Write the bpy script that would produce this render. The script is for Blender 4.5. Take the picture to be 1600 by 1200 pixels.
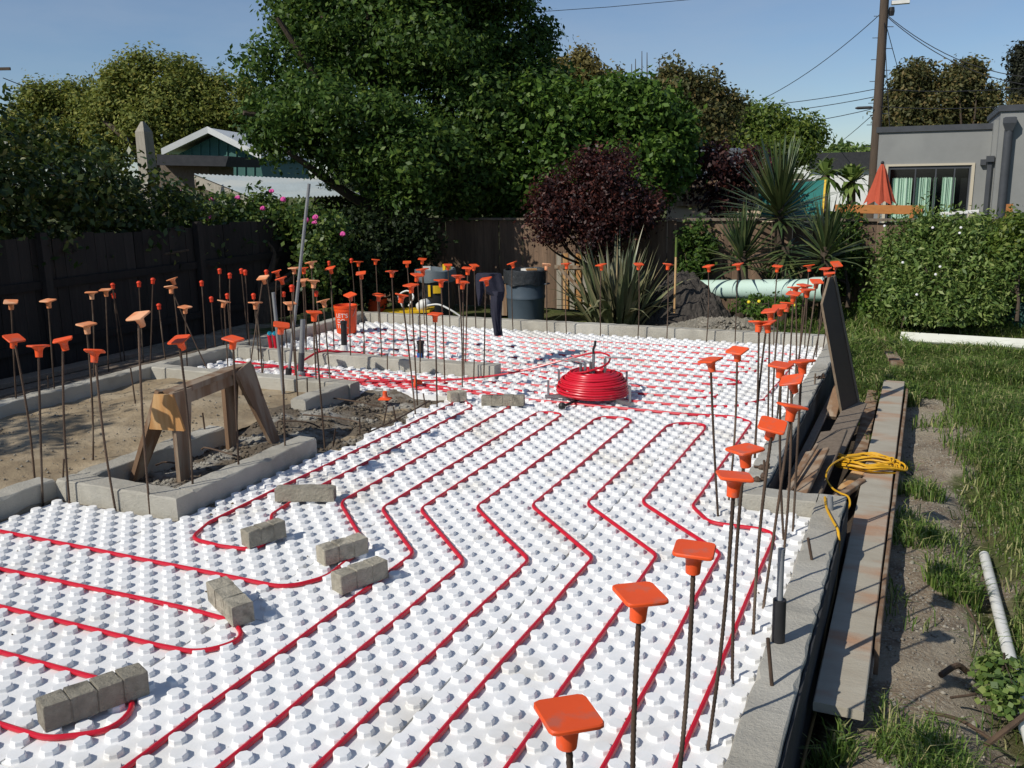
import bpy, math, random
import numpy as np
from mathutils import Vector, Matrix, Quaternion, Euler

for o in list(bpy.data.objects): bpy.data.objects.remove(o)
SC = bpy.context.scene
COL = SC.collection
R = random.Random(7)
rad = math.radians

# ------------------------------------------------------------------ camera
# X runs along the back stem wall, Y along the right stem wall, z = 0 is the foam.
FPX, HZ, VPX, CH, ROLL = 1440., 276., 1462., 1.99, -1.0
PIT = math.atan((600 - HZ) / FPX)
YAW = math.atan((VPX - 800) / FPX * math.cos(PIT))
FW = np.array([-math.sin(YAW)*math.cos(PIT), math.cos(YAW)*math.cos(PIT), -math.sin(PIT)])
_r = np.array([math.cos(YAW), math.sin(YAW), 0.]); _u = np.cross(_r, FW)
_c, _s = math.cos(rad(ROLL)), math.sin(rad(ROLL))
RT = _r*_c + _u*_s; UP = _u*_c - _r*_s
CAMP = np.array([0, 0, CH])
cd = bpy.data.cameras.new('camera'); cam = bpy.data.objects.new('camera', cd); COL.objects.link(cam)
cd.sensor_width = 36; cd.lens = FPX/1600*36; cd.clip_start = .05; cd.clip_end = 3000
M = Matrix.Identity(4)
for i in range(3):
    M[i][0] = RT[i]; M[i][1] = UP[i]; M[i][2] = -FW[i]; M[i][3] = CAMP[i]
cam.matrix_world = M
SC.camera = cam

# ------------------------------------------------------------------ sky, sun, exposure
SUN_AZ, SUN_EL = rad(31), rad(40)       # shadows fall towards this azimuth (from +Y to +X)
w = bpy.data.worlds.new('World'); SC.world = w; w.use_nodes = True
nt = w.node_tree; bg = nt.nodes['Background']
sk = nt.nodes.new('ShaderNodeTexSky'); sk.sky_type = 'NISHITA'; sk.sun_disc = False
sk.sun_elevation = SUN_EL; sk.sun_rotation = SUN_AZ + math.pi
sk.altitude = 1200; sk.air_density = 1.0; sk.dust_density = 0.35; sk.ozone_density = 5.0
tcw = nt.nodes.new('ShaderNodeTexCoord'); mpw = nt.nodes.new('ShaderNodeMapping'); mpw.inputs['Scale'].default_value = (1.2, 1.2, 4.5)
cn = nt.nodes.new('ShaderNodeTexNoise'); cn.inputs['Scale'].default_value = 1.7; cn.inputs['Detail'].default_value = 7; cn.inputs['Roughness'].default_value = .6
cmr = nt.nodes.new('ShaderNodeMapRange'); cmr.inputs[1].default_value = .40; cmr.inputs[2].default_value = .75; cmr.inputs[3].default_value = .04; cmr.inputs[4].default_value = .42
cmx = nt.nodes.new('ShaderNodeMix'); cmx.data_type = 'RGBA'; cmx.inputs[7].default_value = (4.6, 5.3, 6.4, 1)
nt.links.new(tcw.outputs['Generated'], mpw.inputs[0]); nt.links.new(mpw.outputs[0], cn.inputs['Vector']); nt.links.new(cn.outputs[0], cmr.inputs[0]); nt.links.new(cmr.outputs[0], cmx.inputs[0])
nt.links.new(sk.outputs[0], cmx.inputs[6]); nt.links.new(cmx.outputs[2], bg.inputs[0]); bg.inputs[1].default_value = 0.088
sl = bpy.data.lights.new('sun', 'SUN'); sl.energy = 3.9; sl.angle = rad(.53); sl.color = (1, .95, .86)
so = bpy.data.objects.new('sun', sl); COL.objects.link(so)
sd = Vector((math.sin(SUN_AZ)*math.cos(SUN_EL), math.cos(SUN_AZ)*math.cos(SUN_EL), -math.sin(SUN_EL)))
so.rotation_mode = 'QUATERNION'; so.rotation_quaternion = sd.to_track_quat('-Z', 'Y')
vs = SC.view_settings; vs.view_transform = 'Standard'; vs.look = 'None'; vs.exposure = 0.0; vs.gamma = 1
SC.render.engine = 'CYCLES'
SC.cycles.max_bounces = 6; SC.cycles.diffuse_bounces = 4; SC.cycles.glossy_bounces = 2; SC.cycles.transmission_bounces = 3; SC.cycles.transparent_max_bounces = 4

# ------------------------------------------------------------------ photo -> place
def ray(x, y): return FW + RT*(x-800)/FPX - UP*(y-600)/FPX
def G(x, y, z=0.):
    d = ray(x, y); return CAMP + d*((z-CH)/d[2])
def atY(x, y, Y): d = ray(x, y); return CAMP + d*(Y/d[1])
def atX(x, y, X): d = ray(x, y); return CAMP + d*(X/d[0])
def D(x, y, dep): return CAMP + ray(x, y)*dep
FH = np.array([-math.sin(YAW), math.cos(YAW), 0.]); RH = np.array([math.cos(YAW), math.sin(YAW), 0.])
def over(x, y, base):
    d = ray(x, y); return CAMP + d*((np.array(base)-CAMP)@FH/(d@FH))

# ------------------------------------------------------------------ materials
def mat(name, c1, c2=None, rough=.8, scale=8., detail=6., bump=0., bscale=None, spec=.3, c3=None, s3=1.5, t3=(.45, .6),
        stretch=(1, 1, 1), metal=0., coat=0., objrand=0., gen='Object', nr=(.3, .7), hue=0.):
    m = bpy.data.materials.new(name); m.use_nodes = True
    t = m.node_tree; N = t.nodes; L = t.links; b = N['Principled BSDF']
    b.inputs['Roughness'].default_value = rough; b.inputs['Specular IOR Level'].default_value = spec
    b.inputs['Metallic'].default_value = metal; b.inputs['Coat Weight'].default_value = coat
    tc = N.new('ShaderNodeTexCoord'); mp = N.new('ShaderNodeMapping'); mp.inputs['Scale'].default_value = stretch
    if gen == 'World':
        ge = N.new('ShaderNodeNewGeometry'); src = ge.outputs['Position']
    else: src = tc.outputs[gen]
    L.new(src, mp.inputs[0])
    if objrand:
        oi = N.new('ShaderNodeObjectInfo'); ad = N.new('ShaderNodeVectorMath'); ad.operation = 'ADD'
        mu = N.new('ShaderNodeVectorMath'); mu.operation = 'SCALE'; mu.inputs['Scale'].default_value = 40
        cb = N.new('ShaderNodeCombineXYZ')
        for k in range(3): L.new(oi.outputs['Random'], cb.inputs[k])
        L.new(cb.outputs[0], mu.inputs[0]); L.new(mp.outputs[0], ad.inputs[0]); L.new(mu.outputs[0], ad.inputs[1]); vec = ad.outputs[0]
    else: vec = mp.outputs[0]
    c2 = c2 or c1
    nz = N.new('ShaderNodeTexNoise'); nz.inputs['Scale'].default_value = scale; nz.inputs['Detail'].default_value = detail; nz.inputs['Roughness'].default_value = .65
    L.new(vec, nz.inputs['Vector'])
    mr = N.new('ShaderNodeMapRange'); mr.inputs[1].default_value = nr[0]; mr.inputs[2].default_value = nr[1]; L.new(nz.outputs[0], mr.inputs[0])
    mx = N.new('ShaderNodeMix'); mx.data_type = 'RGBA'; mx.inputs[6].default_value = (*c1, 1); mx.inputs[7].default_value = (*c2, 1)
    L.new(mr.outputs[0], mx.inputs[0]); out = mx.outputs[2]
    if c3:
        n3 = N.new('ShaderNodeTexNoise'); n3.inputs['Scale'].default_value = s3; n3.inputs['Detail'].default_value = 5; L.new(vec, n3.inputs['Vector'])
        m3 = N.new('ShaderNodeMapRange'); m3.inputs[1].default_value = t3[0]; m3.inputs[2].default_value = t3[1]; L.new(n3.outputs[0], m3.inputs[0])
        x3 = N.new('ShaderNodeMix'); x3.data_type = 'RGBA'; L.new(out, x3.inputs[6]); x3.inputs[7].default_value = (*c3, 1); L.new(m3.outputs[0], x3.inputs[0]); out = x3.outputs[2]
    if objrand:
        hs = N.new('ShaderNodeHueSaturation'); r2 = N.new('ShaderNodeMapRange'); r2.inputs[3].default_value = 1-objrand; r2.inputs[4].default_value = 1+objrand
        L.new(oi.outputs['Random'], r2.inputs[0]); L.new(r2.outputs[0], hs.inputs['Value']); L.new(out, hs.inputs['Color']); out = hs.outputs[0]
    L.new(out, b.inputs['Base Color'])
    if bump:
        nb = N.new('ShaderNodeTexNoise'); nb.inputs['Scale'].default_value = bscale or scale*3; nb.inputs['Detail'].default_value = 8; nb.inputs['Roughness'].default_value = .7
        L.new(vec, nb.inputs['Vector']); bp = N.new('ShaderNodeBump'); bp.inputs['Strength'].default_value = bump; bp.inputs['Distance'].default_value = .02
        L.new(nb.outputs[0], bp.inputs['Height']); L.new(bp.outputs[0], b.inputs['Normal'])
    return m

def leafmat(name, c1, c2, c3=None, rough=.45, trans=.35, spec=.4):
    m = bpy.data.materials.new(name); m.use_nodes = True
    t = m.node_tree; N = t.nodes; L = t.links; b = N['Principled BSDF']
    b.inputs['Roughness'].default_value = rough; b.inputs['Specular IOR Level'].default_value = spec
    g = N.new('ShaderNodeNewGeometry'); cr = N.new('ShaderNodeValToRGB'); e = cr.color_ramp.elements
    e[0].color = (*c1, 1); e[1].color = (*c2, 1); e[0].position = .15; e[1].position = .75
    if c3: x = cr.color_ramp.elements.new(.96); x.color = (*c3, 1)
    L.new(g.outputs['Random Per Island'], cr.inputs[0]); L.new(cr.outputs[0], b.inputs['Base Color'])
    tr = N.new('ShaderNodeBsdfTranslucent'); hs = N.new('ShaderNodeHueSaturation'); hs.inputs['Value'].default_value = 1.3; hs.inputs['Hue'].default_value = .49
    L.new(cr.outputs[0], hs.inputs['Color']); L.new(hs.outputs[0], tr.inputs[0])
    mx = N.new('ShaderNodeMixShader'); mx.inputs[0].default_value = trans
    L.new(b.outputs[0], mx.inputs[1]); L.new(tr.outputs[0], mx.inputs[2]); L.new(mx.outputs[0], N['Material Output'].inputs[0])
    return m

def glassmat(name, c, rough=.05):
    m = mat(name, c, rough=rough, spec=.8); return m

MT = {}
MT['foam'] = mat('white_foam', (.85, .85, .84), (.76, .765, .76), rough=.75, scale=14, bump=.12, bscale=160, c3=(.61, .58, .52), s3=1.7, t3=(.54, .78), gen='World', spec=.2, objrand=.045)
MT['pex'] = mat('red_tubing', (.52, .008, .025), (.60, .012, .03), rough=.32, scale=5, spec=.5)
MT['pex_new'] = mat('red_tubing_new', (.66, .016, .035), (.60, .012, .03), rough=.3, scale=5, spec=.5)
MT['concrete'] = mat('grey_concrete', (.44, .415, .35), (.335, .315, .265), rough=.92, scale=7, bump=.55, bscale=60, c3=(.48, .46, .40), s3=1.1, gen='World')
MT['block'] = mat('spacer_concrete', (.50, .455, .36), (.32, .29, .225), rough=.95, scale=18, bump=.9, bscale=60, objrand=.2, c3=(.22, .20, .16), s3=9, t3=(.55, .7))
MT['rebar'] = mat('rusty_rebar', (.060, .042, .032), (.13, .085, .058), rough=.75, scale=9, metal=.25, bump=.2, c3=(.20, .155, .115), s3=2.4, t3=(.55, .7), objrand=.25)
MT['cap'] = mat('orange_plastic', (.86, .105, .022), (.80, .090, .018), rough=.5, scale=9, spec=.35, c3=(.62, .13, .07), s3=17, t3=(.56, .68), objrand=.12)
MT['capf'] = mat('faded_orange_plastic', (.78, .30, .13), (.70, .23, .09), rough=.65, scale=9, c3=(.82, .42, .23), s3=7, objrand=.1)
MT['capr'] = mat('red_orange_plastic', (.78, .065, .020), (.70, .055, .02), rough=.5, scale=9, objrand=.06)
MT['sand'] = mat('sandy_fill', (.37, .29, .185), (.25, .19, .12), rough=.97, scale=5, bump=.8, bscale=26, c3=(.42, .34, .23), s3=2.2, gen='World')
MT['dirt'] = mat('excavated_dirt', (.20, .165, .12), (.115, .09, .065), rough=.97, scale=13, bump=1., bscale=40, c3=(.38, .36, .31), s3=3.5, t3=(.5, .62), gen='World')
MT['soil'] = mat('black_soil', (.048, .041, .036), (.085, .075, .064), rough=.95, scale=20, bump=1., bscale=40, gen='World')
MT['gravel'] = mat('grey_gravel', (.30, .28, .23), (.15, .13, .10), rough=.95, scale=30, bump=.9, bscale=60, gen='World')
MT['stone'] = mat('pebble', (.36, .33, .27), (.17, .15, .12), rough=.9, scale=3, gen='World', bump=.3)
MT['wood_grey'] = mat('weathered_wood', (.23, .185, .14), (.15, .115, .085), rough=.85, scale=5, stretch=(6, 6, .5), bump=.35, bscale=14, objrand=.3)
MT['wood_new'] = mat('sawn_lumber', (.48, .25, .09), (.36, .18, .065), rough=.75, scale=4, stretch=(5, 5, .6), bump=.2, bscale=14, c3=(.56, .36, .17), s3=1.6, objrand=.12)
MT['wood_old'] = mat('brown_lumber', (.25, .155, .09), (.17, .10, .06), rough=.8, scale=4, stretch=(5, 5, .6), bump=.3, bscale=14, c3=(.32, .25, .18), s3=2, objrand=.15)
MT['form'] = mat('cement_stained_board', (.45, .415, .335), (.36, .32, .25), rough=.85, scale=3, bump=.3, bscale=25, c3=(.43, .235, .135), s3=1.5, t3=(.50, .70), gen='World', stretch=(1.0, 2.5, 1))
MT['ply_face'] = mat('dark_form_ply', (.070, .042, .028), (.045, .028, .020), rough=.6, scale=4)
MT['tar'] = mat('dark_wall_shade', (.045, .046, .048), (.030, .030, .032), rough=.8, scale=7, bump=.4, c3=(.10, .098, .09), s3=3, t3=(.58, .75), gen='World')  # near-black colour standing in for shade on the outer wall faces
MT['fence'] = mat('old_fence_wood', (.22, .145, .095), (.125, .086, .060), rough=.88, scale=5, stretch=(6, 6, .5), bump=.35, bscale=14, objrand=.3)
MT['fence_shade'] = mat('shade_darkened_fence_wood', (.036, .030, .026), (.021, .018, .016), rough=.9, scale=5, stretch=(6, 6, .5), bump=.35, bscale=14, objrand=.3)  # fence wood darkened so the colour carries the shade under the hedge
MT['ply_edge'] = mat('ply_edge', (.26, .20, .135), (.15, .11, .075), rough=.8, scale=12)
MT['pvc'] = mat('white_pvc', (.78, .78, .75), (.66, .65, .60), rough=.4, scale=6)
MT['white'] = mat('white_paint', (.78, .79, .77), (.68, .69, .66), rough=.6, scale=4)
MT['cream_paint'] = mat('cream_white_paint', (.74, .75, .66), (.62, .62, .53), rough=.6, scale=3)
MT['teal_pipe'] = mat('mint_sewer_pipe', (.50, .70, .58), (.42, .60, .49), rough=.45, scale=2.5, c3=(.54, .70, .62), s3=1.2)
MT['steel'] = mat('galvanised_steel', (.42, .43, .44), (.30, .31, .32), rough=.38, scale=8, metal=.85)
MT['conduit'] = mat('grey_conduit', (.27, .28, .29), (.20, .205, .21), rough=.5, scale=8)
MT['black'] = mat('black_plastic', (.02, .02, .021), (.032, .032, .034), rough=.5, scale=6)
MT['blackbag'] = mat('black_bag', (.028, .032, .036), (.05, .055, .06), rough=.35, scale=10, bump=.8, bscale=18)
MT['bin'] = mat('blue_grey_bin', (.085, .115, .145), (.065, .09, .115), rough=.5, scale=5)
MT['bindark'] = mat('dark_bin', (.022, .024, .027), (.03, .032, .036), rough=.5, scale=5)
MT['lidgrey'] = mat('grey_lid', (.17, .20, .22), (.12, .145, .16), rough=.5, scale=7)
MT['bucket'] = mat('bucket_orange', (.80, .085, .018), (.72, .07, .015), rough=.42, scale=5)
MT['yellow'] = mat('yellow_plastic', (.78, .50, .025), (.70, .43, .02), rough=.45, scale=6)
MT['cord'] = mat('yellow_cord', (.72, .40, .02), (.62, .33, .015), rough=.45, scale=12)
MT['cord_dirty'] = mat('muddy_cord', (.16, .10, .03), (.10, .07, .03), rough=.7, scale=12)
MT['navy'] = mat('navy_cloth', (.020, .021, .035), (.030, .031, .048), rough=.95, scale=12, bump=.3, bscale=60)
MT['blue'] = mat('blue_tape', (.02, .30, .42), rough=.5)
MT['bluepvc'] = mat('blue_primer', (.04, .12, .38), rough=.5)
MT['stucco'] = mat('grey_stucco', (.265, .27, .262), (.24, .245, .238), rough=.95, scale=3, bump=.25, bscale=70, c3=(.28, .285, .275), s3=.6, gen='World')
MT['trim'] = mat('dark_metal_trim', (.055, .06, .068), (.075, .08, .09), rough=.55, scale=4)
MT['cream'] = mat('cream_stucco', (.62, .49, .36), (.55, .43, .31), rough=.95, scale=4, gen='World')
MT['creamtrim'] = mat('cream_trim', (.55, .49, .38), rough=.7)
MT['tealwall'] = mat('teal_siding', (.055, .15, .132), (.045, .125, .11), rough=.75, scale=5)
MT['roofdark'] = mat('dark_roof', (.028, .03, .034), (.045, .046, .05), rough=.9, scale=9)
MT['roofgrey'] = mat('grey_shingle', (.23, .23, .225), (.16, .16, .16), rough=.95, scale=14, bump=.3)
MT['tin'] = mat('corrugated_tin', (.36, .41, .42), (.29, .33, .34), rough=.5, scale=3, c3=(.40, .42, .40), s3=.8, metal=.15)
MT['glass'] = mat('dark_glass', (.012, .014, .015), rough=.08, spec=.7)
MT['curtain'] = mat('mint_curtain', (.50, .68, .55), (.44, .61, .49), rough=.9, scale=4)
MT['umbrella'] = mat('terracotta_canvas', (.50, .095, .05), (.43, .08, .042), rough=.9, scale=5)
MT['deck'] = mat('orange_deck_wood', (.48, .20, .06), (.38, .15, .045), rough=.6, scale=4, stretch=(1, 4, 4))
MT['tarp'] = mat('green_tarp', (.015, .17, .15), (.012, .14, .125), rough=.6, scale=4)
MT['pole'] = mat('utility_pole_wood', (.115, .085, .062), (.075, .056, .043), rough=.9, scale=5, stretch=(8, 8, .5), bump=.4)
MT['wire'] = mat('wire', (.02, .02, .022), rough=.6)
MT['bark'] = mat('bark', (.10, .075, .052), (.05, .037, .027), rough=.95, scale=9, stretch=(4, 4, .7), bump=.6)
MT['postwood'] = mat('pale_weathered_post', (.38, .35, .29), (.26, .235, .19), rough=.9, scale=6, stretch=(6, 6, .6), bump=.3)
MT['pink'] = mat('pink_petal', (.65, .05, .28), (.72, .12, .38), rough=.6, scale=20)
MT['whitepetal'] = mat('white_petal', (.8, .78, .78), rough=.6)
MT['purple'] = mat('purple_petal', (.13, .06, .42), rough=.6)
MT['yellowpetal'] = mat('yellow_petal', (.8, .62, .03), rough=.6)
MT['compost'] = mat('dark_green_plastic', (.012, .055, .045), (.016, .065, .052), rough=.5, scale=4)
MT['root'] = mat('root', (.13, .085, .055), (.07, .048, .033), rough=.95, scale=12, bump=.5)

LM = {}
LM['hedge'] = leafmat('hedge_leaf', (.024, .048, .010), (.062, .098, .018), (.15, .16, .04), rough=.4, spec=.35, trans=.25)
LM['acacia'] = leafmat('olive_foliage', (.10, .135, .022), (.21, .235, .04), (.30, .28, .06), rough=.7, trans=.3)
LM['big'] = leafmat('dark_leaf', (.030, .068, .013), (.082, .150, .027), (.15, .22, .042), rough=.5, trans=.35, spec=.25)
LM['bright'] = leafmat('bright_leaf', (.045, .095, .016), (.10, .185, .028), (.16, .25, .045), rough=.5, trans=.35, spec=.25)
LM['lime'] = leafmat('lime_leaf', (.075, .125, .02), (.16, .23, .035), (.24, .28, .055), rough=.5, trans=.4)
LM['tan'] = leafmat('tan_foliage', (.12, .105, .03), (.22, .18, .05), (.28, .22, .07), rough=.7)
LM['brown'] = leafmat('brown_olive_foliage', (.065, .075, .024), (.135, .13, .04), (.22, .16, .055), rough=.6)
LM['plum'] = leafmat('purple_leaf', (.024, .009, .009), (.055, .017, .014), (.13, .038, .024), rough=.5, trans=.3)
LM['bush'] = leafmat('garden_leaf', (.075, .135, .028), (.18, .26, .06), (.30, .36, .11), rough=.5, trans=.3)
LM['rose'] = leafmat('rose_leaf', (.035, .075, .018), (.10, .16, .03), (.17, .22, .04), rough=.45, trans=.3)
LM['cypress'] = leafmat('cypress', (.018, .022, .014), (.04, .045, .022), rough=.7)
LM['shade'] = leafmat('shade_leaf', (.010, .020, .007), (.022, .040, .012), (.05, .075, .02), rough=.6, trans=.2, spec=.2)  # greens darkened to put the deep shade into the leaf colour
LM['flax'] = mat('flax_blade', (.115, .145, .068), (.065, .085, .040), rough=.42, scale=2, stretch=(10, 10, .6), c3=(.22, .20, .11), s3=.8, objrand=.35, spec=.5)
LM['yucca'] = mat('yucca_blade', (.05, .085, .03), (.035, .065, .022), rough=.4, scale=2, c3=(.11, .13, .045), s3=.9, objrand=.35, spec=.5)
LM['dry'] = mat('dry_blade', (.42, .33, .19), (.33, .24, .13), rough=.7)
LM['grass'] = leafmat('grass_blade', (.070, .135, .022), (.18, .27, .05), (.46, .42, .20), rough=.55, trans=.35)

# ------------------------------------------------------------------ mesh helpers
class MB:
    def __init__(s): s.v = []; s.f = []
    def add(s, vs_, fs):
        o = len(s.v); s.v += [tuple(map(float, p)) for p in vs_]; s.f += [tuple(i+o for i in f) for f in fs]; return s
    def box(s, c, d, rot=None, bev=0.):
        x, y, z = [k/2 for k in d]
        vs_ = [Vector((sx*x, sy*y, sz*z)) for sz in (-1, 1) for sx, sy in ((-1, -1), (1, -1), (1, 1), (-1, 1))]
        if rot is not None: vs_ = [rot @ p for p in vs_]
        c = Vector(c)
        return s.add([p+c for p in vs_], [(0, 3, 2, 1), (4, 5, 6, 7), (0, 1, 5, 4), (1, 2, 6, 5), (2, 3, 7, 6), (3, 0, 4, 7)])
    def bar(s, a, b, wd, th, upv=(0, 0, 1), wd2=None):
        a = Vector(a); b = Vector(b); t = (b-a).normalized(); sx = t.cross(Vector(upv))
        if sx.length < 1e-4: sx = t.cross(Vector((1, 0, 0)))
        sx.normalize(); sy = sx.cross(t); wd2 = wd if wd2 is None else wd2
        vs_ = []
        for p, q in ((a, wd), (b, wd2)):
            for i, j in ((-1, -1), (1, -1), (1, 1), (-1, 1)): vs_.append(p + sx*(i*q/2) + sy*(j*th/2))
        return s.add(vs_, [(0, 3, 2, 1), (4, 5, 6, 7), (0, 1, 5, 4), (1, 2, 6, 5), (2, 3, 7, 6), (3, 0, 4, 7)])
    def tube(s, pts, r, n=8, caps=True, closed=False):
        pts = [Vector(p) for p in pts]; m = len(pts); rr = r if hasattr(r, '__len__') else [r]*m
        o = len(s.v); ref = Vector((0, 0, 1))
        for i, p in enumerate(pts):
            if closed: t = pts[(i+1) % m]-pts[i-1]
            else: t = pts[min(i+1, m-1)]-pts[max(i-1, 0)]
            if t.length < 1e-9: t = Vector((0, 0, 1))
            t.normalize()
            if i == 0:
                a = t.cross(ref)
                if a.length < .15: a = t.cross(Vector((1, 0, 0)))
            else: a = a-t*a.dot(t)
            a.normalize(); b = a.cross(t)
            for k in range(n):
                q = 2*math.pi*k/n; s.v.append(tuple(p + (a*math.cos(q)+b*math.sin(q))*rr[i]))
        for i in range(m if closed else m-1):
            for k in range(n):
                i2 = (i+1) % m
                s.f.append((o+i*n+k, o+i*n+(k+1) % n, o+i2*n+(k+1) % n, o+i2*n+k))
        if caps and not closed:
            s.f.append(tuple(o+k for k in range(n))[::-1]); s.f.append(tuple(o+(m-1)*n+k for k in range(n)))
        return s
    def lathe(s, prof, n=24, c=(0, 0, 0), rot=None, cap=True):
        o = len(s.v); c = Vector(c)
        for r_, z in prof:
            for k in range(n):
                q = 2*math.pi*k/n; p = Vector((r_*math.cos(q), r_*math.sin(q), z))
                if rot is not None: p = rot @ p
                s.v.append(tuple(p+c))
        for i in range(len(prof)-1):
            for k in range(n): s.f.append((o+i*n+k, o+i*n+(k+1) % n, o+(i+1)*n+(k+1) % n, o+(i+1)*n+k))
        if cap:
            s.f.append(tuple(o+k for k in range(n))[::-1]); s.f.append(tuple(o+(len(prof)-1)*n+k for k in range(n)))
        return s
    def prism(s, poly, off):
        o = len(poly); off = Vector(off); a = [Vector(p) for p in poly]
        return s.add(a+[p+off for p in a], [tuple(range(o))[::-1], tuple(range(o, 2*o))] + [(i, (i+1) % o, o+(i+1) % o, o+i) for i in range(o)])
    def mesh(s, name, m=None, smooth=False, sharp=None):
        me = bpy.data.meshes.new(name); me.from_pydata(s.v, [], s.f); me.update()
        if m: me.materials.append(m)
        if smooth:
            me.polygons.foreach_set('use_smooth', [True]*len(me.polygons))
            if sharp: me.set_sharp_from_angle(angle=rad(sharp))
        return me
    def build(s, name, m, parent=None, smooth=False, sharp=40): return obj(name, s.mesh(name, m, smooth, sharp), parent)

def obj(name, me, parent=None, loc=None, rot=None, scale=None):
    o = bpy.data.objects.new(name, me); COL.objects.link(o)
    if parent: o.parent = parent
    if loc is not None: o.location = loc
    if rot is not None: o.rotation_euler = rot
    if scale is not None: o.scale = scale
    return o
def empty(name, loc=(0, 0, 0), rot=None): return obj(name, None, None, loc, rot)
def tag(o, label=None, cat=None, group=None, kind=None):
    for k, v in (('label', label), ('category', cat), ('group', group), ('kind', kind)):
        if v: o[k] = v
    return o
def fillet(pts, r=.12, n=6):
    pts = [Vector(p) for p in pts]; out = [pts[0]]
    for i in range(1, len(pts)-1):
        p, a, b = pts[i], pts[i-1], pts[i+1]; u = (a-p); v = (b-p); lu, lv = u.length, v.length
        if lu < 1e-6 or lv < 1e-6: continue
        u /= lu; v /= lv; ang = max(.05, u.angle(v)); d = min(r/math.tan(ang/2), lu*.49, lv*.49)
        A = p+u*d; B = p+v*d
        for k in range(n+1):
            t = k/n; out.append(A*(1-t)**2 + p*2*t*(1-t) + B*t*t)
    out.append(pts[-1]); return out
def spline(pts, n=8):
    P = [Vector(p) for p in pts]; P = [P[0]*2-P[1]]+P+[P[-1]*2-P[-2]]; out = []
    for i in range(1, len(P)-2):
        a, b, c, d = P[i-1], P[i], P[i+1], P[i+2]
        for k in range(n):
            t = k/n; out.append(.5*((2*b)+(c-a)*t+(2*a-5*b+4*c-d)*t*t+(3*b-a-3*c+d)*t**3))
    out.append(P[-2]); return out
def rotz(a): return Matrix.Rotation(a, 3, 'Z')
def Vp(p): return Vector((float(p[0]), float(p[1]), float(p[2])))
ORD = ['first', 'second', 'third', 'fourth', 'fifth', 'sixth', 'seventh', 'eighth', 'ninth', 'tenth', 'eleventh', 'twelfth', 'thirteenth', 'fourteenth', 'fifteenth',
       'sixteenth', 'seventeenth', 'eighteenth', 'nineteenth', 'twentieth', 'twenty-first', 'twenty-second', 'twenty-third', 'twenty-fourth', 'twenty-fifth', 'twenty-sixth', 'twenty-seventh', 'twenty-eighth', 'twenty-ninth', 'thirtieth']

# ================================================================== SETTING
# ---- ground sheet, finer round the site, out to the horizon
def nz2(x, y, s=1., seed=0.):
    return (np.sin(x*1.7*s+seed+1.3*np.sin(y*1.1*s+seed*2))+np.sin(y*2.3*s-seed+1.7*np.sin(x*.9*s+seed*.7))+.5*np.sin((x*3.1+y*2.7)*s+seed*3)+.35*np.sin((x*6.1-y*5.3)*s+seed))/2.85
def sstep(a, b, t): t = np.clip((t-a)/(b-a), 0, 1); return t*t*(3-2*t)
def ground_z(x, y):
    x = np.asarray(x, float); y = np.asarray(y, float)
    z = -.24 + .03*nz2(x, y, 1.) + .015*nz2(x, y, 4.3, 2)
    right = sstep(-.35, -.1, x)
    z = z + right*(.03*nz2(x, y, 2.6, 5) + .012*nz2(x, y, 9, 1))
    # shallow trench with the white pipe, along the right edge of the picture
    tx = .50 + .03*np.sin(y*1.7)
    tr = np.exp(-((x-tx)/.17)**2)*sstep(2.2, 3.2, y)*(1-sstep(6.6, 7.6, y))
    z = z - .17*tr
    # gully below the white board
    g2 = np.exp(-((y-12.35-.1*np.sin(x*2))/.35)**2)*sstep(-.15, .3, x)*(1-sstep(3.2, 4.2, x)); z = z-.20*g2
    z = z + .16*sstep(12.8, 14.3, y)*sstep(-2.2, -.8, x)*(1-sstep(20, 26, y))
    # hidden under the foundation
    ins = sstep(-9.1, -8.9, x)*(1-sstep(-.5, -.42, x))*(1-sstep(11.1, 11.25, y)); z = z*(1-ins) + ins*np.where(x < -7.45, -.02, -.26)
    z = z-.16*sstep(-.96, -.9, x)*(1-sstep(-.42, -.30, x))*sstep(5.5, 5.6, y)*(1-sstep(9.5, 11, y)) - .16*sstep(-.40, -.36, x)*(1-sstep(-.27, -.18, x))*(1-sstep(5.2, 5.6, y))
    return z
def axis(lo, hi, st, far):
    a = list(np.arange(lo, hi+1e-6, st)); g = st; l = lo; L = []
    while l > -far: g *= 1.45; l -= g; L.append(l)
    g = st; h = hi; Hh = []
    while h < far: g *= 1.45; h += g; Hh.append(h)
    return np.array(L[::-1]+a+Hh)
xs = axis(-9.5, 4.5, .075, 900); ys = axis(1.0, 16., .075, 900)
XX, YY = np.meshgrid(xs, ys); ZZ = ground_z(XX, YY)
nx, ny = len(xs), len(ys)
vv = np.stack([XX, YY, ZZ], -1).reshape(-1, 3)
ii = (np.arange(ny-1)[:, None]*nx+np.arange(nx-1)[None, :]).reshape(-1); ff = np.stack([ii, ii+1, ii+nx+1, ii+nx], -1)
def npmesh(name, v, f, m=None, smooth=False):
    me = bpy.data.meshes.new(name); v = np.asarray(v, np.float32); f = np.asarray(f, np.int32); k = f.shape[1]
    me.vertices.add(len(v)); me.vertices.foreach_set('co', v.reshape(-1)); me.loops.add(f.size); me.loops.foreach_set('vertex_index', f.reshape(-1))
    me.polygons.add(len(f)); me.polygons.foreach_set('loop_start', np.arange(0, f.size, k, dtype=np.int32))
    if smooth: me.polygons.foreach_set('use_smooth', np.ones(len(f), bool))
    me.update(calc_edges=True); me.validate()
    if m: me.materials.append(m)
    return me
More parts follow.
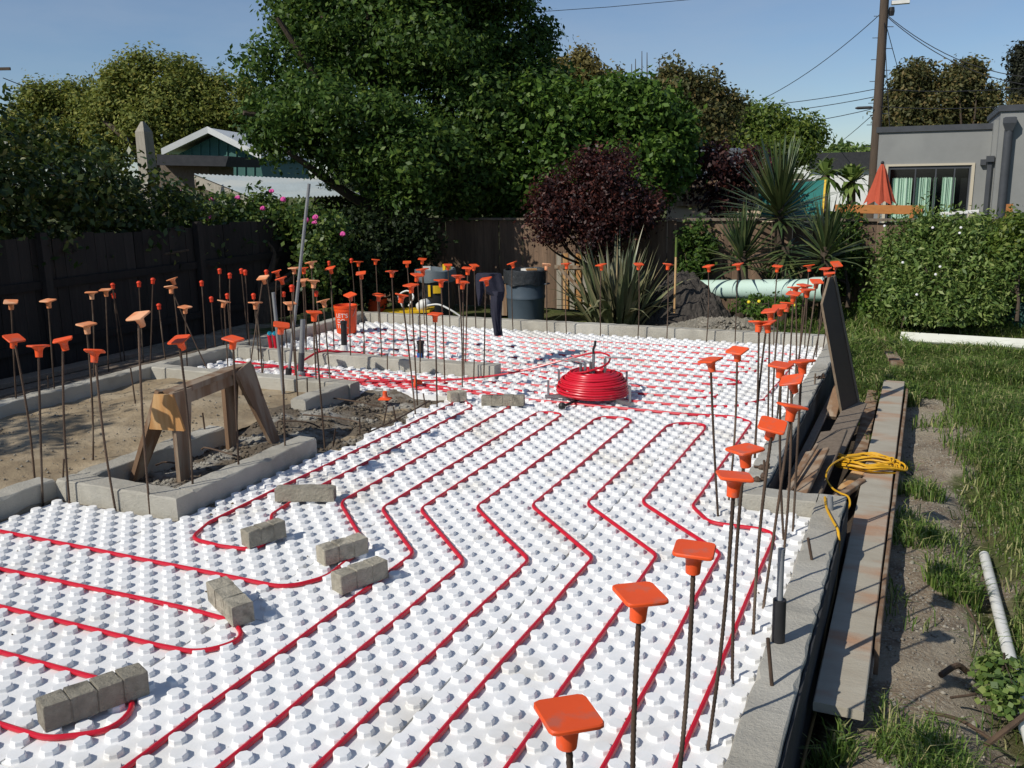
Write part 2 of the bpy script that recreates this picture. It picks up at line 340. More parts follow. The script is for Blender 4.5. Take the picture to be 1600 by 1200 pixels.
# ground material: soil / gravel / shade-dark strip by the wall / grass, by place and noise
gm = bpy.data.materials.new('garden_ground'); gm.use_nodes = True
t_ = gm.node_tree; N = t_.nodes; L = t_.links; b_ = N['Principled BSDF']; b_.inputs['Roughness'].default_value = .97; b_.inputs['Specular IOR Level'].default_value = .1
ge = N.new('ShaderNodeNewGeometry'); sep = N.new('ShaderNodeSeparateXYZ'); L.new(ge.outputs['Position'], sep.inputs[0])
def noise(sc, det=6, ro=.6):
    n = N.new('ShaderNodeTexNoise'); n.inputs['Scale'].default_value = sc; n.inputs['Detail'].default_value = det; n.inputs['Roughness'].default_value = ro; L.new(ge.outputs['Position'], n.inputs['Vector']); return n
def mrange(src, a, b, c=0., d=1.):
    n = N.new('ShaderNodeMapRange'); n.inputs[1].default_value = a; n.inputs[2].default_value = b; n.inputs[3].default_value = c; n.inputs[4].default_value = d; L.new(src, n.inputs[0]); return n.outputs[0]
def mixc(f, a, b):
    n = N.new('ShaderNodeMix'); n.data_type = 'RGBA'; L.new(f, n.inputs[0])
    for s_, k in ((a, 6), (b, 7)):
        if isinstance(s_, tuple): n.inputs[k].default_value = (*s_, 1)
        else: L.new(s_, n.inputs[k])
    return n.outputs[2]
def mth(op, a, b):
    n = N.new('ShaderNodeMath'); n.operation = op
    for s_, k in ((a, 0), (b, 1)):
        if isinstance(s_, (int, float)): n.inputs[k].default_value = s_
        else: L.new(s_, n.inputs[k])
    return n.outputs[0]
soil = mixc(mrange(noise(9).outputs[0], .35, .65), (.34, .27, .19), (.205, .155, .112))
soil = mixc(mrange(noise(70, 3).outputs[0], .52, .62), soil, (.42, .38, .30))
soil = mixc(mrange(noise(2.2).outputs[0], .48, .62), soil, (.40, .345, .26))
strip = mth('MULTIPLY', mrange(sep.outputs[0], -.22, -.30), mrange(sep.outputs[0], -.99, -.9)); soil = mixc(strip, soil, (.085, .066, .050))  # soil painted darker here as the shadow of wall and panel
grass = mixc(mrange(noise(14).outputs[0], .35, .65), (.06, .085, .025), (.12, .13, .05))
grass = mixc(mrange(noise(1.6).outputs[0], .5, .7), grass, (.13, .115, .055))
gx = mrange(sep.outputs[0], .25, .75); gy = mrange(sep.outputs[1], 9.2, 11.2)
gmask = mth('MAXIMUM', gx, gy); gmask = mth('ADD', gmask, mrange(noise(1.3).outputs[0], .3, .7, -.6, .6))
out_ = mixc(mrange(gmask, .35, .65), soil, grass); L.new(out_, b_.inputs['Base Color'])
bp_ = N.new('ShaderNodeBump'); bp_.inputs['Strength'].default_value = .9; bp_.inputs['Distance'].default_value = .03; L.new(noise(38, 8, .7).outputs[0], bp_.inputs['Height']); L.new(bp_.outputs[0], b_.inputs['Normal'])
tag(obj('ground', npmesh('ground', vv, ff, gm, True)), kind='structure')

# ---- patches of fill inside the foundation
def patch(name, x0, x1, y0, y1, zf, m, st=.06):
    ax = np.arange(x0, x1+st, st); ay = np.arange(y0, y1+st, st); X, Y = np.meshgrid(ax, ay); Z = zf(X, Y); n = len(ax)
    v = np.stack([X, Y, Z], -1).reshape(-1, 3); i = (np.arange(len(ay)-1)[:, None]*n+np.arange(n-1)[None, :]).reshape(-1)
    return tag(obj(name, npmesh(name, v, np.stack([i, i+1, i+n+1, i+n], -1), m, True)), kind='structure')
patch('sand_fill', -7.3, -5.05, 1.5, 7.05, lambda x, y: .015+.022*nz2(x, y, 1.6)+.016*nz2(x, y, 5, 3)+.012*nz2(x, y, 11, 1)+.05*np.exp(-((x+6.1)**2+(y-6.2)**2)/.25), MT['sand'])
patch('dirt_fill', -5.12, -3.78, 3.9, 7.5, lambda x, y: -.02+.03*nz2(x, y, 2.6, 4)+.018*nz2(x, y, 8, 1)+.05*np.exp(-((x+5.0)**2+(y-6.3)**2)/.2)-.03*sstep(5.2, 6, y)*sstep(-4.6, -4.2, x), MT['dirt'], .045)

# ---- stem walls (each run of concrete with tops at WT)
WT = .13
def wall(label, boxes, cat='concrete wall', name='concrete_stem_wall', top=WT, bot=-.34):
    m = MB()
    for x0, x1, y0, y1 in boxes:
        # slightly uneven concrete: subdivided sides
        lx, ly = x1-x0, y1-y0; n = max(1, int(max(lx, ly)/.075)); al = lx > ly
        ring = []
        for i in range(n+1):
            t = i/n; j = lambda a: R.uniform(-a, a)
            if al: c = [(x0+lx*t, y0+j(.004)), (x0+lx*t, y1+j(.004))]
            else: c = [(x1+j(.004), y0+ly*t), (x0+j(.004), y0+ly*t)]
            h = top+j(.004)
            o = R.choice((.004, .005, .006, .008, .013)) if i % 9 else .02
            def sh(p, q, o): d = Vector((q[0]-p[0], q[1]-p[1], 0)).normalized()*o; return (p[0]+d.x, p[1]+d.y)
            a, b = c; a2, b2 = sh(a, b, o), sh(b, a, o)
            ring.append([(a[0], a[1], bot), (a[0], a[1], h-o), (a2[0], a2[1], h), (b2[0], b2[1], h+j(.002)), (b[0], b[1], h-o), (b[0], b[1], bot)])
        o0 = len(m.v); m.v += [p for r_ in ring for p in r_]
        for i in range(n):
            for k in range(5): m.f.append((o0+i*6+k, o0+i*6+k+1, o0+(i+1)*6+k+1, o0+(i+1)*6+k))
        m.f.append(tuple(o0+k for k in range(6))[::-1]); m.f.append(tuple(o0+n*6+k for k in range(6)))
        if al: m.f = m.f
    o = m.build(name, MT['concrete']); return tag(o, label, cat, 'concrete stem walls')
wall('long concrete stem wall along the back of the white foam floor', [(-7.42, -.80, 11.05, 11.20)])
wall('right concrete stem wall with leaning dark board, far section beyond the jog', [(-.95, -.80, 5.56, 11.05)], top=.09)
wall('concrete stem wall jog with yellow cord and grey conduit stub', [(-.95, -.48, 5.40, 5.56), (-.48, -.32, 5.20, 5.56)], top=.092)
wall('near right concrete stem wall with black sleeved conduit', [(-.48, -.32, .6, 5.20)], top=.09)
wall('shaded concrete stem wall along the left fence', [(-7.40, -7.25, 1.2, 11.05)])
wall('concrete wall in mid floor between corridor and far room', [(-7.25, -3.88, 8.22, 8.38)])
wall('concrete wall between sandy fill and foam corridor', [(-7.25, -4.80, 7.02, 7.18)])
wall('short concrete stub wall ending in the excavated dirt', [(-4.98, -4.82, 6.36, 7.02)])
wall('concrete wall left of the sawhorse beside sandy fill', [(-5.20, -5.04, .9, 3.98)])
wall('concrete U shaped footing round the sawhorse', [(-5.04, -4.02, 3.98, 4.14), (-4.18, -4.02, 4.14, 5.40), (-5.04, -4.88, 4.14, 5.40)], cat='concrete footing', name='concrete_footing')

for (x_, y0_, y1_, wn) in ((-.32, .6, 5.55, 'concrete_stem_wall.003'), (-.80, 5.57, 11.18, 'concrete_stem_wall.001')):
    wo = bpy.data.objects[wn]; MB().box((x_+.009, (y0_+y1_)/2, -.145), (.010, y1_-y0_, .42)).build('shade_sheet', MT['tar'], wo)  # thin dark sheet added as the shade on the plain concrete outer face

# ---- foam floor: knobbed panels on a bed
P0 = .0762; CX0 = -.875; CY0 = 3.41
def inside(x, y, e=0.):
    if y < .7 or y > 11.02-e: return False
    if y > 5.385-e:
        if x > -.965-e: return False
    elif x > -.49-e: return False
    if y < 3.955-e: return x > -5.02+e
    if y < 5.42: return x > -3.99+e
    if y < 7.40: return x > -3.93+e+.05*math.sin(y*9)
    if 8.20-e < y < 8.40+e and x < -3.86+e: return False
    if x < -4.80+e: return x > -7.23+e
    return True
def inside2(x, y, e=0.):
    if inside(x, y, e): return True
    return 7.20+e < y < 7.42 and -7.23+e < x < -4.83
def nub(m, x, y, s=1.):
    a0 = math.pi/8; o = len(m.v); prof = [(.0375, 0), (.0345, .0035), (.0335, .0175), (.0300, .0215)]
    for r_, z in prof:
        for k in range(8): m.v.append((x+r_*math.cos(a0+k*math.pi/4)*s, y+r_*math.sin(a0+k*math.pi/4)*s, z))
    for i in range(len(prof)-1):
        for k in range(8): m.f.append((o+i*8+k, o+i*8+(k+1) % 8, o+(i+1)*8+(k+1) % 8, o+(i+1)*8+k))
    m.f.append(tuple(o+24+k for k in range(8)))
PW = PH = P0*16; TH = .05
def nublist():
    for i in range(16):
        for j in range(8): yield ((i+.5)*P0, (j+.25+.5*(i % 2))*2*P0)
fm = MB(); g_ = .0055
fm.box((PW/2, PH/2, -TH/2), (PW-2*g_, PH-.006, TH))
for x, y in nublist(): nub(fm, x, y)
full = fm.mesh('foam_panel', MT['foam'])
bed = patch('floor_bed', -7.3, -1.0, .6, 10.6, lambda x, y: -.062+0*x, MT['sand'], .49)
patch('floor_bed', -.93, -.60, .6, 5.0, lambda x, y: -.066+0*x, MT['sand'], .22)
bm_ = MB()
X0 = CX0-P0*10-PW*5; Y0 = CY0-P0*4-PH*3
for ix in range(0, 7):
    for iy in range(0, 10):
        x0, y0 = X0+ix*PW, Y0+iy*PH
        cells = [[inside2(x0+(i+.5)*P0, y0+(j+.5)*P0) for j in range(16)] for i in range(16)]
        n = sum(map(sum, cells))
        if n == 0: continue
        rz = R.gauss(0, .0016); dz = R.uniform(-.003, .003)
        if n == 256 and all(inside2(x0+a, y0+b) for a in (.01, PW-.01) for b in (.01, PH-.01)):
            obj('foam_panel', full, bed, (x0, y0, dz), (0, 0, rz)); continue
        m = MB(); q = .005
        for i in range(16):
            for j in range(16):
                if not cells[i][j]: continue
                a, b, c, d = i*P0, (i+1)*P0, j*P0, (j+1)*P0
                if i == 0: a += q
                if i == 15: b -= q
                if j == 0: c += .002
                if j == 15: d -= .002
                o = len(m.v); m.v += [(a, c, 0), (b, c, 0), (b, d, 0), (a, d, 0), (a, c, -TH), (b, c, -TH), (b, d, -TH), (a, d, -TH)]
                m.f.append((o, o+1, o+2, o+3))
                if j == 0 or not cells[i][j-1]: m.f.append((o, o+4, o+5, o+1))
                if i == 15 or not cells[i+1][j]: m.f.append((o+1, o+5, o+6, o+2))
                if j == 15 or not cells[i][j+1]: m.f.append((o+2, o+6, o+7, o+3))
                if i == 0 or not cells[i-1][j]: m.f.append((o+3, o+7, o+4, o))
        for x, y in nublist():
            if inside2(x0+x, y0+y, .012): nub(m, x, y)
        p_ = m.build('foam_panel', MT['foam'], bed); p_.location = (x0, y0, dz)

# ================================================================== RED TUBING
def ch(k): return CX0-P0*k
def rw(k): return CY0+P0*k
def pipe(label, pts, r=.0118, z=.0152, fr=.13, group='red heating pipes'):
    pts = [(p[0], p[1], p[2] if len(p) > 2 else z) for p in pts]
    path = fillet(pts, fr, 8)
    # resample long straights with a tiny wander
    q = [path[0]]
    for a, b in zip(path, path[1:]):
        k = max(1, int((b-a).length/.30))
        for i in range(1, k+1):
            p = a.lerp(b, i/k)
            if i < k: p = p+Vector((R.uniform(-.003, .003), R.uniform(-.003, .003), R.uniform(-.0015, .0015)))
            q.append(p)
    o = MB().tube(q, r, 8).build('heating_pipe', MT['pex'], smooth=True)
    return tag(o, label, 'pipe', group)
yt = 7.10
pipe('red pipe loop with its top bend nearest the coil, left of the blocks row', [(ch(20), .9), (ch(20), rw(8)), (ch(27), rw(15)), (ch(27), yt), (ch(24), yt), (ch(24), rw(16)), (ch(16), rw(8)), (ch(16), .9)], fr=.14)
pipe('red pipe loop whose rounded top bend lies below the coil', [(ch(12), .9), (ch(12), rw(10)), (ch(20), rw(18)), (ch(20), yt+.02), (ch(16), yt+.05), (ch(16), rw(20)), (ch(8), rw(12)), (ch(8), .9)], fr=.14)
pipe('red pipe loop with wide top bend right of the coil', [(ch(4), .9), (ch(4), rw(14)), (ch(12), rw(22)), (ch(12), yt-.05), (ch(11), yt+.05), (ch(8.4), yt+.08), (ch(8), yt-.1), (ch(8), rw(24)), (ch(0), rw(16)), (ch(0), .9)], fr=.14)
pipe('red pipe nearest the right wall, stepping right at the wall jog', [(ch(-3), .9), (ch(-3), 5.06), (ch(2), 5.05), (ch(4), 5.28), (ch(4), 7.36), (ch(6), 7.50), (ch(12), 7.44), (ch(30), 7.47), (-3.6, 7.52), (-4.6, 7.58), (-5.9, 7.62)], fr=.14)
pipe('red pipe turning left under the two middle blocks into a long left row', [(-5.0, rw(0)), (ch(25), rw(0)), (ch(23.5), rw(2.4)), (ch(24), rw(8)), (ch(31), rw(15)), (ch(31), yt+.05), (ch(34), 7.58), (-4.4, 7.66), (-6.0, 7.72)], fr=.22)
pipe('red pipe loop bending at the far left under a three part block', [(-5.2, 7.80), (-4.1, 7.66), (ch(38), 7.15), (ch(38), 3.98), (ch(37), 3.74), (ch(34), rw(4)), (ch(31.5), rw(4.2)), (ch(31), rw(6)), (ch(34.5), 4.22), (ch(35), 4.55), (ch(35), 7.05), (-4.0, 7.52), (-5.3, 7.50), (-6.2, 7.44)], fr=.12)
pipe('red pipe making a left hairpin at the tilted block', [(-5.0, rw(-5)), (-3.05, rw(-5)+.02), (-2.78, rw(-5)), (-2.62, rw(-6.5)), (-2.72, rw(-8.8)), (-2.95, rw(-9)), (-5.0, rw(-9))], fr=.2)
pipe('red pipe hairpin under the long four part block in the left corner', [(-4.8, rw(-13)), (-2.88, rw(-13)), (-2.66, rw(-14.2)), (-2.62, rw(-16.3)), (-2.80, rw(-18)), (-4.6, rw(-18))], fr=.2)
# far room: rows along X
zf = .0088
F0 = 7.449
def fr_(k): return F0+.3048*k
xl = -6.75
def farloop(label, a, b, xr, side='r'):
    if side == 'r': pts = [(xl, fr_(a)), (xr, fr_(a)), (xr+.22, (fr_(a)+fr_(b))/2), (xr, fr_(b)), (xl, fr_(b))]
    return pipe(label, pts, z=zf, fr=.12)
pipe('red pipe along the back wall then down beside the right wall', [(xl, fr_(10)), (-2.2, fr_(10)+.03), (-1.20, fr_(10)-.06), (-1.16, fr_(9.5)), (-1.22, 8.2), (-1.42, 7.88), (-1.75, fr_(1)), (-3.3, fr_(1)+.02), (-3.75, 7.86), (-6.2, 7.86)], z=zf, fr=.1)
farloop('red pipe loop in far room, second U bend row from the back wall', 9, 8, -1.62)
farloop('red pipe loop in far room, third U bend row from the back wall', 7, 6, -1.66)
farloop('red pipe loop in far room, fourth U bend row from the back wall', 5, 4, -1.70)
pipe('red pipe loop passing behind the coil to the corridor', [(xl+.4, fr_(3)+.22), (-3.75, fr_(3)+.16), (-3.3, fr_(3)), (-1.80, fr_(3)), (-1.58, fr_(2.5)), (-1.80, fr_(2)), (-3.5, fr_(2)), (-4.2, 8.02), (-6.3, 8.0)], z=zf, fr=.12)
pipe('red pipe arched over the corridor wall beside the grey conduit', [(-5.35, 7.42, .02), (-5.75, 7.52, .03), (-6.02, 7.85, .08), (-5.98, 8.2, .17), (-5.75, 8.45, .12), (-5.2, 8.62, .02), (-4.6, 8.66, zf)], z=zf, fr=.25)
for k, (a, b, lab) in enumerate((((-6.9, 7.45), (-5.6, 7.95), 'red pipe end slanting across the corridor left of the conduits'), ((-6.95, 7.95), (-5.5, 7.50), 'red pipe end crossing the corridor near the teal taped sleeves'))):
    pipe(lab, [(a[0], a[1], .03), ((a[0]+b[0])/2, (a[1]+b[1])/2+.1, .05), (b[0], b[1], .02)], fr=.2)

# ---- coil and decoiler
cc = Vp(G(926, 622, .06)); cc.y += .18; cc.x -= .06
coil = empty('pipe_coil', (cc.x, cc.y, .0)); tag(coil, 'fat coil of shiny red pipe on a metal uncoiler', 'pipe coil')
m = MB(); prof = [(.0, .305), (.024, .318), (.046, .312), (.068, .300), (.09, .303), (.112, .292), (.134, .285), (.156, .272), (.176, .252), (.193, .228), (.205, .20)]
for k, (z, r0) in enumerate(prof):
    rr = [r0, r0-.022] if k < 7 else [r0-.021*i for i in range(5) if r0-.021*i > .12]
    if k == 0: rr = [r0, r0-.02, r0-.04]
    for r1 in rr:
        ph = R.uniform(0, 6.28); tl = R.uniform(-.011, .011); ex = R.uniform(-.010, .010); ey = R.uniform(-.007, .007)
        m.tube([((r1)*math.cos(q)+ex, (r1)*math.sin(q)+ey, .07+z*.88+tl*math.sin(q+ph)) for q in np.linspace(0, 2*math.pi, 48, endpoint=False)], .0112, 8, closed=True)
m.build('coil_windings', MT['pex_new'], coil, smooth=True)
lead = [(-.28, .12, .16), (-.18, -.10, .245), (.0, -.14, .29), (.12, .02, .33), (.08, .22, .37), (-.12, .36, .36), (-.45, .38, .26), (-.95, .30, .12), (-1.5, .12, .05), (-2.1, -.12, .04), (-2.7, -.30, .04)]
MB().tube(spline(lead, 8), .0095, 8).build('pipe_lead', MT['pex'], coil, smooth=True)
dec = empty('pipe_uncoiler', (cc.x, cc.y, .0)); tag(dec, 'galvanised steel uncoiler with upright posts under the red coil', 'uncoiler')
for a, ln in ((rad(-28), .50), (rad(62), .46), (rad(152), .50), (rad(212), .44)):
    d = Vector((math.cos(a), math.sin(a), 0)); MB().bar(d*.05+Vector((0, 0, .048)), d*ln+Vector((0, 0, .048)), .036, .03).build('arm', MT['steel'], dec)
    e_ = d*(ln-.03); MB().tube([(e_.x, e_.y, .06), (e_.x, e_.y, .20)], .011, 8).build('outer_post', MT['steel'], dec)
for a, h in ((rad(200), .34), (rad(250), .36), (rad(20), .38), (rad(120), .33)):
    p = Vector((.11*math.cos(a), .11*math.sin(a), 0)); MB().tube([(p.x, p.y, .05), (p.x, p.y, h)], .0135, 8).build('inner_post', MT['steel'], dec)
    MB().tube([(p.x, p.y, h-.01), (p.x*1.5-.06, p.y+.03, h+.005), (p.x*2.3+(.10 if a < 1 else -.13), p.y+.05, h+.012)], .008, 6).build('handle', MT['conduit'], dec)
MB().tube([(0, 0, .05), (.0, .02, .42)], .014, 8).build('centre_post', MT['steel'], dec)
MB().tube([(.0, .02, .41), (-.004, .02, .46), (.012, .02, .50), (.016, .02, .54)], .012, 8).build('centre_grip', MT['black'], dec)
MB().lathe([(.06, .03), (.06, .062)], 16).build('hub', MT['steel'], dec)
MB().tube([(-.05, -.12, .045), (-.10, -.42, .04), (-.12, -.46, .03)], .012, 8).build('brake_foot', MT['black'], dec)
MB().lathe([(.03, .0), (.034, .03), (.02, .05)], 10, (-.12, -.47, .02)).build('foot_pad', MT['black'], dec)

# ---- scored concrete spacer blocks holding the pipe bends
def block(label, a, b, n, wd=.085, hh=.095, z=.024, rough=False):
    a = Vp(G(*a, 0)); b = Vp(G(*b, 0)); c = (a+b)/2; d = b-a; ln = d.length; m = MB(); sg = ln/n
    for i in range(n):
        x0 = -ln/2+i*sg; g = .0018 if n > 1 else 0
        prof = [(x0+g, .975), (x0+g+.005, 1.), (x0+sg-g-.005, 1.), (x0+sg-g, .975)]
        if rough: prof = [(x0, .93), (x0+.02, 1.), (x0+sg*.3, .98), (x0+sg*.55, 1.02), (x0+sg-.025, .99), (x0+sg, .9)]
        o = len(m.v); K = len(prof)
        for x, s in prof:
            j = lambda: R.uniform(-.003, .003)
            W_, H_ = wd/2*s, hh*s
            m.v += [(x, -W_+j(), 0), (x, -W_+j(), H_*.965), (x, -W_*.95+j(), H_+j()), (x, W_*.95+j(), H_+j()), (x, W_+j(), H_*.965), (x, W_+j(), 0)]
        for k in range(K-1):
            for q in range(5): m.f.append((o+k*6+q, o+k*6+q+1, o+(k+1)*6+q+1, o+(k+1)*6+q))
        m.f.append(tuple(o+q for q in range(6))[::-1]); m.f.append(tuple(o+(K-1)*6+q for q in range(6)))
        if i < n-1: m.box((x0+sg, 0, hh*.45), (.02, wd*.93, hh*.90))
    o = m.build('concrete_spacer_block', MT['block']); perp = Vector((-d.y, d.x, 0)).normalized()*wd/2
    if perp.y < 0: perp = -perp
    o.location = (c.x+perp.x, c.y+perp.y, z); o.rotation_euler = (R.uniform(-.02, .02), R.uniform(-.02, .02), math.atan2(d.y, d.x))
    return tag(o, label, 'concrete block', 'concrete blocks on the pipe bends')
block('long four part concrete block at the lower left corner', (72, 1155), (236, 1092), 4, .095, .10)
block('tilted concrete block on a left hairpin, end towards the camera', (325, 946), (366, 988), 3, .10, .10)
block('three part concrete block nearest the U shaped footing corner', (390, 864), (449, 845), 3)
block('rough unscored concrete block nearest the sawhorse footing', (430, 790), (522, 789), 1, .09, .085, rough=True)
block('three part concrete block, upper of the two close together', (508, 892), (577, 870), 3, .09, .09)
block('three part concrete block, lower of the two close together', (534, 937), (608, 910), 3, .09, .095)
block('small concrete block by the excavated dirt edge', (704, 633), (730, 630), 2, .10, .085)
block('four part concrete block between dirt edge and red coil', (752, 638), (819, 639), 4, .09, .085)

# ================================================================== CAPPED REBAR
def rodmesh(bx, by):
    m = MB(); o = []; rr = []; n = 60
    pts = []
    for i in range(n*2+1):
        t = i/(n*2); pts.append((bx*math.sin(math.pi*t), by*math.sin(math.pi*t), t)); rr.append(.0064 if i % 2 else .0075)
    m.tube(pts, rr, 8); return m.mesh('rebar_rod', MT['rebar'], True, 80)
RODS = [rodmesh(0, 0), rodmesh(.012, .006), rodmesh(-.016, .004), rodmesh(.004, -.014), rodmesh(.022, 0)]
def sqplate(h, m, z0, z1, c=.014):
    pts = []
    for sx, sy in ((1, 1), (-1, 1), (-1, -1), (1, -1)):
        for q in (0, 45, 90):
            a = math.atan2(sy, sx)-math.pi/4+rad(q)
            pts.append((sx*(h-c)+c*math.cos(a), sy*(h-c)+c*math.sin(a)))
    n = len(pts); o = len(m.v)
    rings = [(.94, z0), (1, z0+.003), (1, z1-.003), (.96, z1), (.5, z1-.001)]
    for s, z in rings: m.v += [(x*s, y*s, z) for x, y in pts]
    for i in range(len(rings)-1):
        for k in range(n): m.f.append((o+i*n+k, o+i*n+(k+1) % n, o+(i+1)*n+(k+1) % n, o+(i+1)*n+k))
    m.f.append(tuple(o+k for k in range(n))[::-1]); m.f.append(tuple(o+(len(rings)-1)*n+k for k in range(n)))
def capmeshes(mt):
    m = MB(); sqplate(.056, m, -.004, .0075); plate = m.mesh('cap_plate', mt, True, 35)
    m = MB(); m.lathe([(.0185, -.068), (.0205, -.066), (.0225, -.03), (.0265, -.018), (.036, -.009), (.049, -.0035)], 16); col = m.mesh('cap_collar', mt, True, 40)
    return plate, col
CS = capmeshes(MT['cap']); CF = capmeshes(MT['capf'])
m = MB(); m.lathe([(.0165, -.052), (.0195, -.05), (.0205, -.012), (.026, -.010), (.0262, -.004), (.020, .008), (.010, .013), (.001, .0145)], 14)
CR = m.mesh('round_cap', MT['capr'], True, 40)
REB = []
def rebar(cl, cx, cy, typ='s', bx=None, by=None, bz=.0, X=None, Y=None, zc=.98, yaw=None, tx=None, ty=None):
    capz = zc
    if bx is not None:
        base = Vp(G(bx, by, bz))
    else:
        g = G(cx, cy, capz); base = Vector((g[0], g[1], bz))
        if X is not None: base = Vector((X, g[1] if Y is None else Y, bz))
        elif Y is not None:
            g = atY(cx, cy, Y); base = Vector((g[0], Y, bz))
    top = Vp(over(cx, cy, base))
    REB.append(dict(cl=cl, base=base, top=top, typ=typ, px=cx, py=cy, yaw=yaw, tx=tx, ty=ty))
# right row, near to far
rebar('RN', 888, 1118, X=-.57, yaw=.74, tx=.03, ty=.05); rebar('RN', 1000, 930, X=-.57, yaw=.72, tx=.04, ty=.06); rebar('RN', 1085, 860, X=-.57, yaw=.12, tx=.0, ty=.04)
rebar('RN', 1148, 745, bx=1105, by=1172, yaw=.35, tx=-.08, ty=.08); rebar('RN', 1164, 703, bx=1145, by=1068); rebar('RN', 1207, 665, bx=1178, by=990, yaw=.05, tx=.25)
rebar('RN', 1238, 635, X=-.57, tx=-.1, ty=.2); rebar('RN', 1237, 594, X=-.56); rebar('RN', 1220, 571, X=-.60); rebar('RN', 1253, 565, X=-.57)
rebar('RF', 1110, 563, bx=1122, by=806); rebar('RF', 1152, 548, bx=1138, by=782, tx=.2)
for c in ((1186, 504), (1198, 505), (1203, 486), (1218, 480), (1230, 474), (1240, 459), (1243, 449), (1257, 446), (1261, 453), (1276, 440), (1290, 420), (1296, 427)): rebar('RF', *c, X=-1.0)
rebar('RF', 1307, 413, X=-.98, Y=10.8, tx=.5)
# back wall row
for c in (1264, 415), (1215, 416), (1153, 413), (1107, 416), (1044, 413), (998, 413), (939, 414), (885, 412), (854, 414, 'f'), (800, 411), (741, 415), (700, 414), (660, 405), (636, 410), (587, 406), (560, 409): rebar('BK', *c[:2], typ=(c[2] if len(c) > 2 else 's'), Y=10.93)
rebar('BK', 549, 405, 'r', Y=10.93); rebar('BK', 514, 409, 'r', Y=10.93)
# middle wall group
for cx, cy, t, bx, by in ((759, 436, 's', 756, 590), (731, 419, 's', 727, 582), (723, 441, 's', 725, 592), (716, 432, 's', 722, 602), (689, 438, 's', 695, 596), (660, 421, 's', 669, 560), (652, 430, 's', 656, 580), (642, 446, 's', 652, 625),
                          (628, 461, 's', 649, 647), (680, 491, 's', 683, 636), (612, 424, 's', 615, 556), (592, 461, 's', 597, 573), (564, 427, 's', 570, 553), (547, 461, 's', 549, 571), (516, 419, 's', 522, 545), (505, 470, 'f', 516, 596), (494, 456, 'r', 499, 560)):
    rebar('MD', cx, cy, t, bx, by, .02)
# left corridor group
for cx, cy, t, bx, by in ((490, 439, 'f', 495, 605), (486, 410, 'f', 490, 545), (474, 419, 's', 478, 545), (473, 438, 'f', 479, 560), (459, 419, 'f', 455, 545), (456, 447, 'r', 465, 616), (453, 474, 'f', 462, 590), (443, 457, 'r', 449, 545), (439, 435, 's', 441, 570), (432, 424, 's', 434, 545),
                          (416, 423, 'r', 427, 548), (411, 434, 'f', 390, 578), (399, 473, 'f', 409, 584), (396, 460, 'r', 404, 560), (383, 423, 'r', 390, 545), (377, 421, 'r', 388, 540), (359, 428, 'r', 364, 548), (355, 460, 'r', 362, 550), (350, 471, 'f', 356, 571), (343, 421, 'r', 350, 545), (330, 465, 'r', 338, 552), (315, 440, 'r', 322, 552)):
    rebar('LC', cx, cy, t, bx, by, .05)
# left wall group
for cx, cy, t, bx, by in ((289, 480, 'f', 293, 586), (269, 436, 'f', 282, 572), (267, 449, 'f', 323, 575), (248, 476, 'r', 260, 572), (239, 436, 'r', 235, 572), (217, 441, 'r', 224, 570), (177, 459, 'r', 195, 566), (176, 444, 'r', 190, 570), (165, 453, 'f', 170, 588), (143, 457, 'f', 145, 604), (75, 470, 'f', 86, 624), (17, 472, 'f', 26, 640)):
    rebar('LW', cx, cy, t, bx, by, .03)
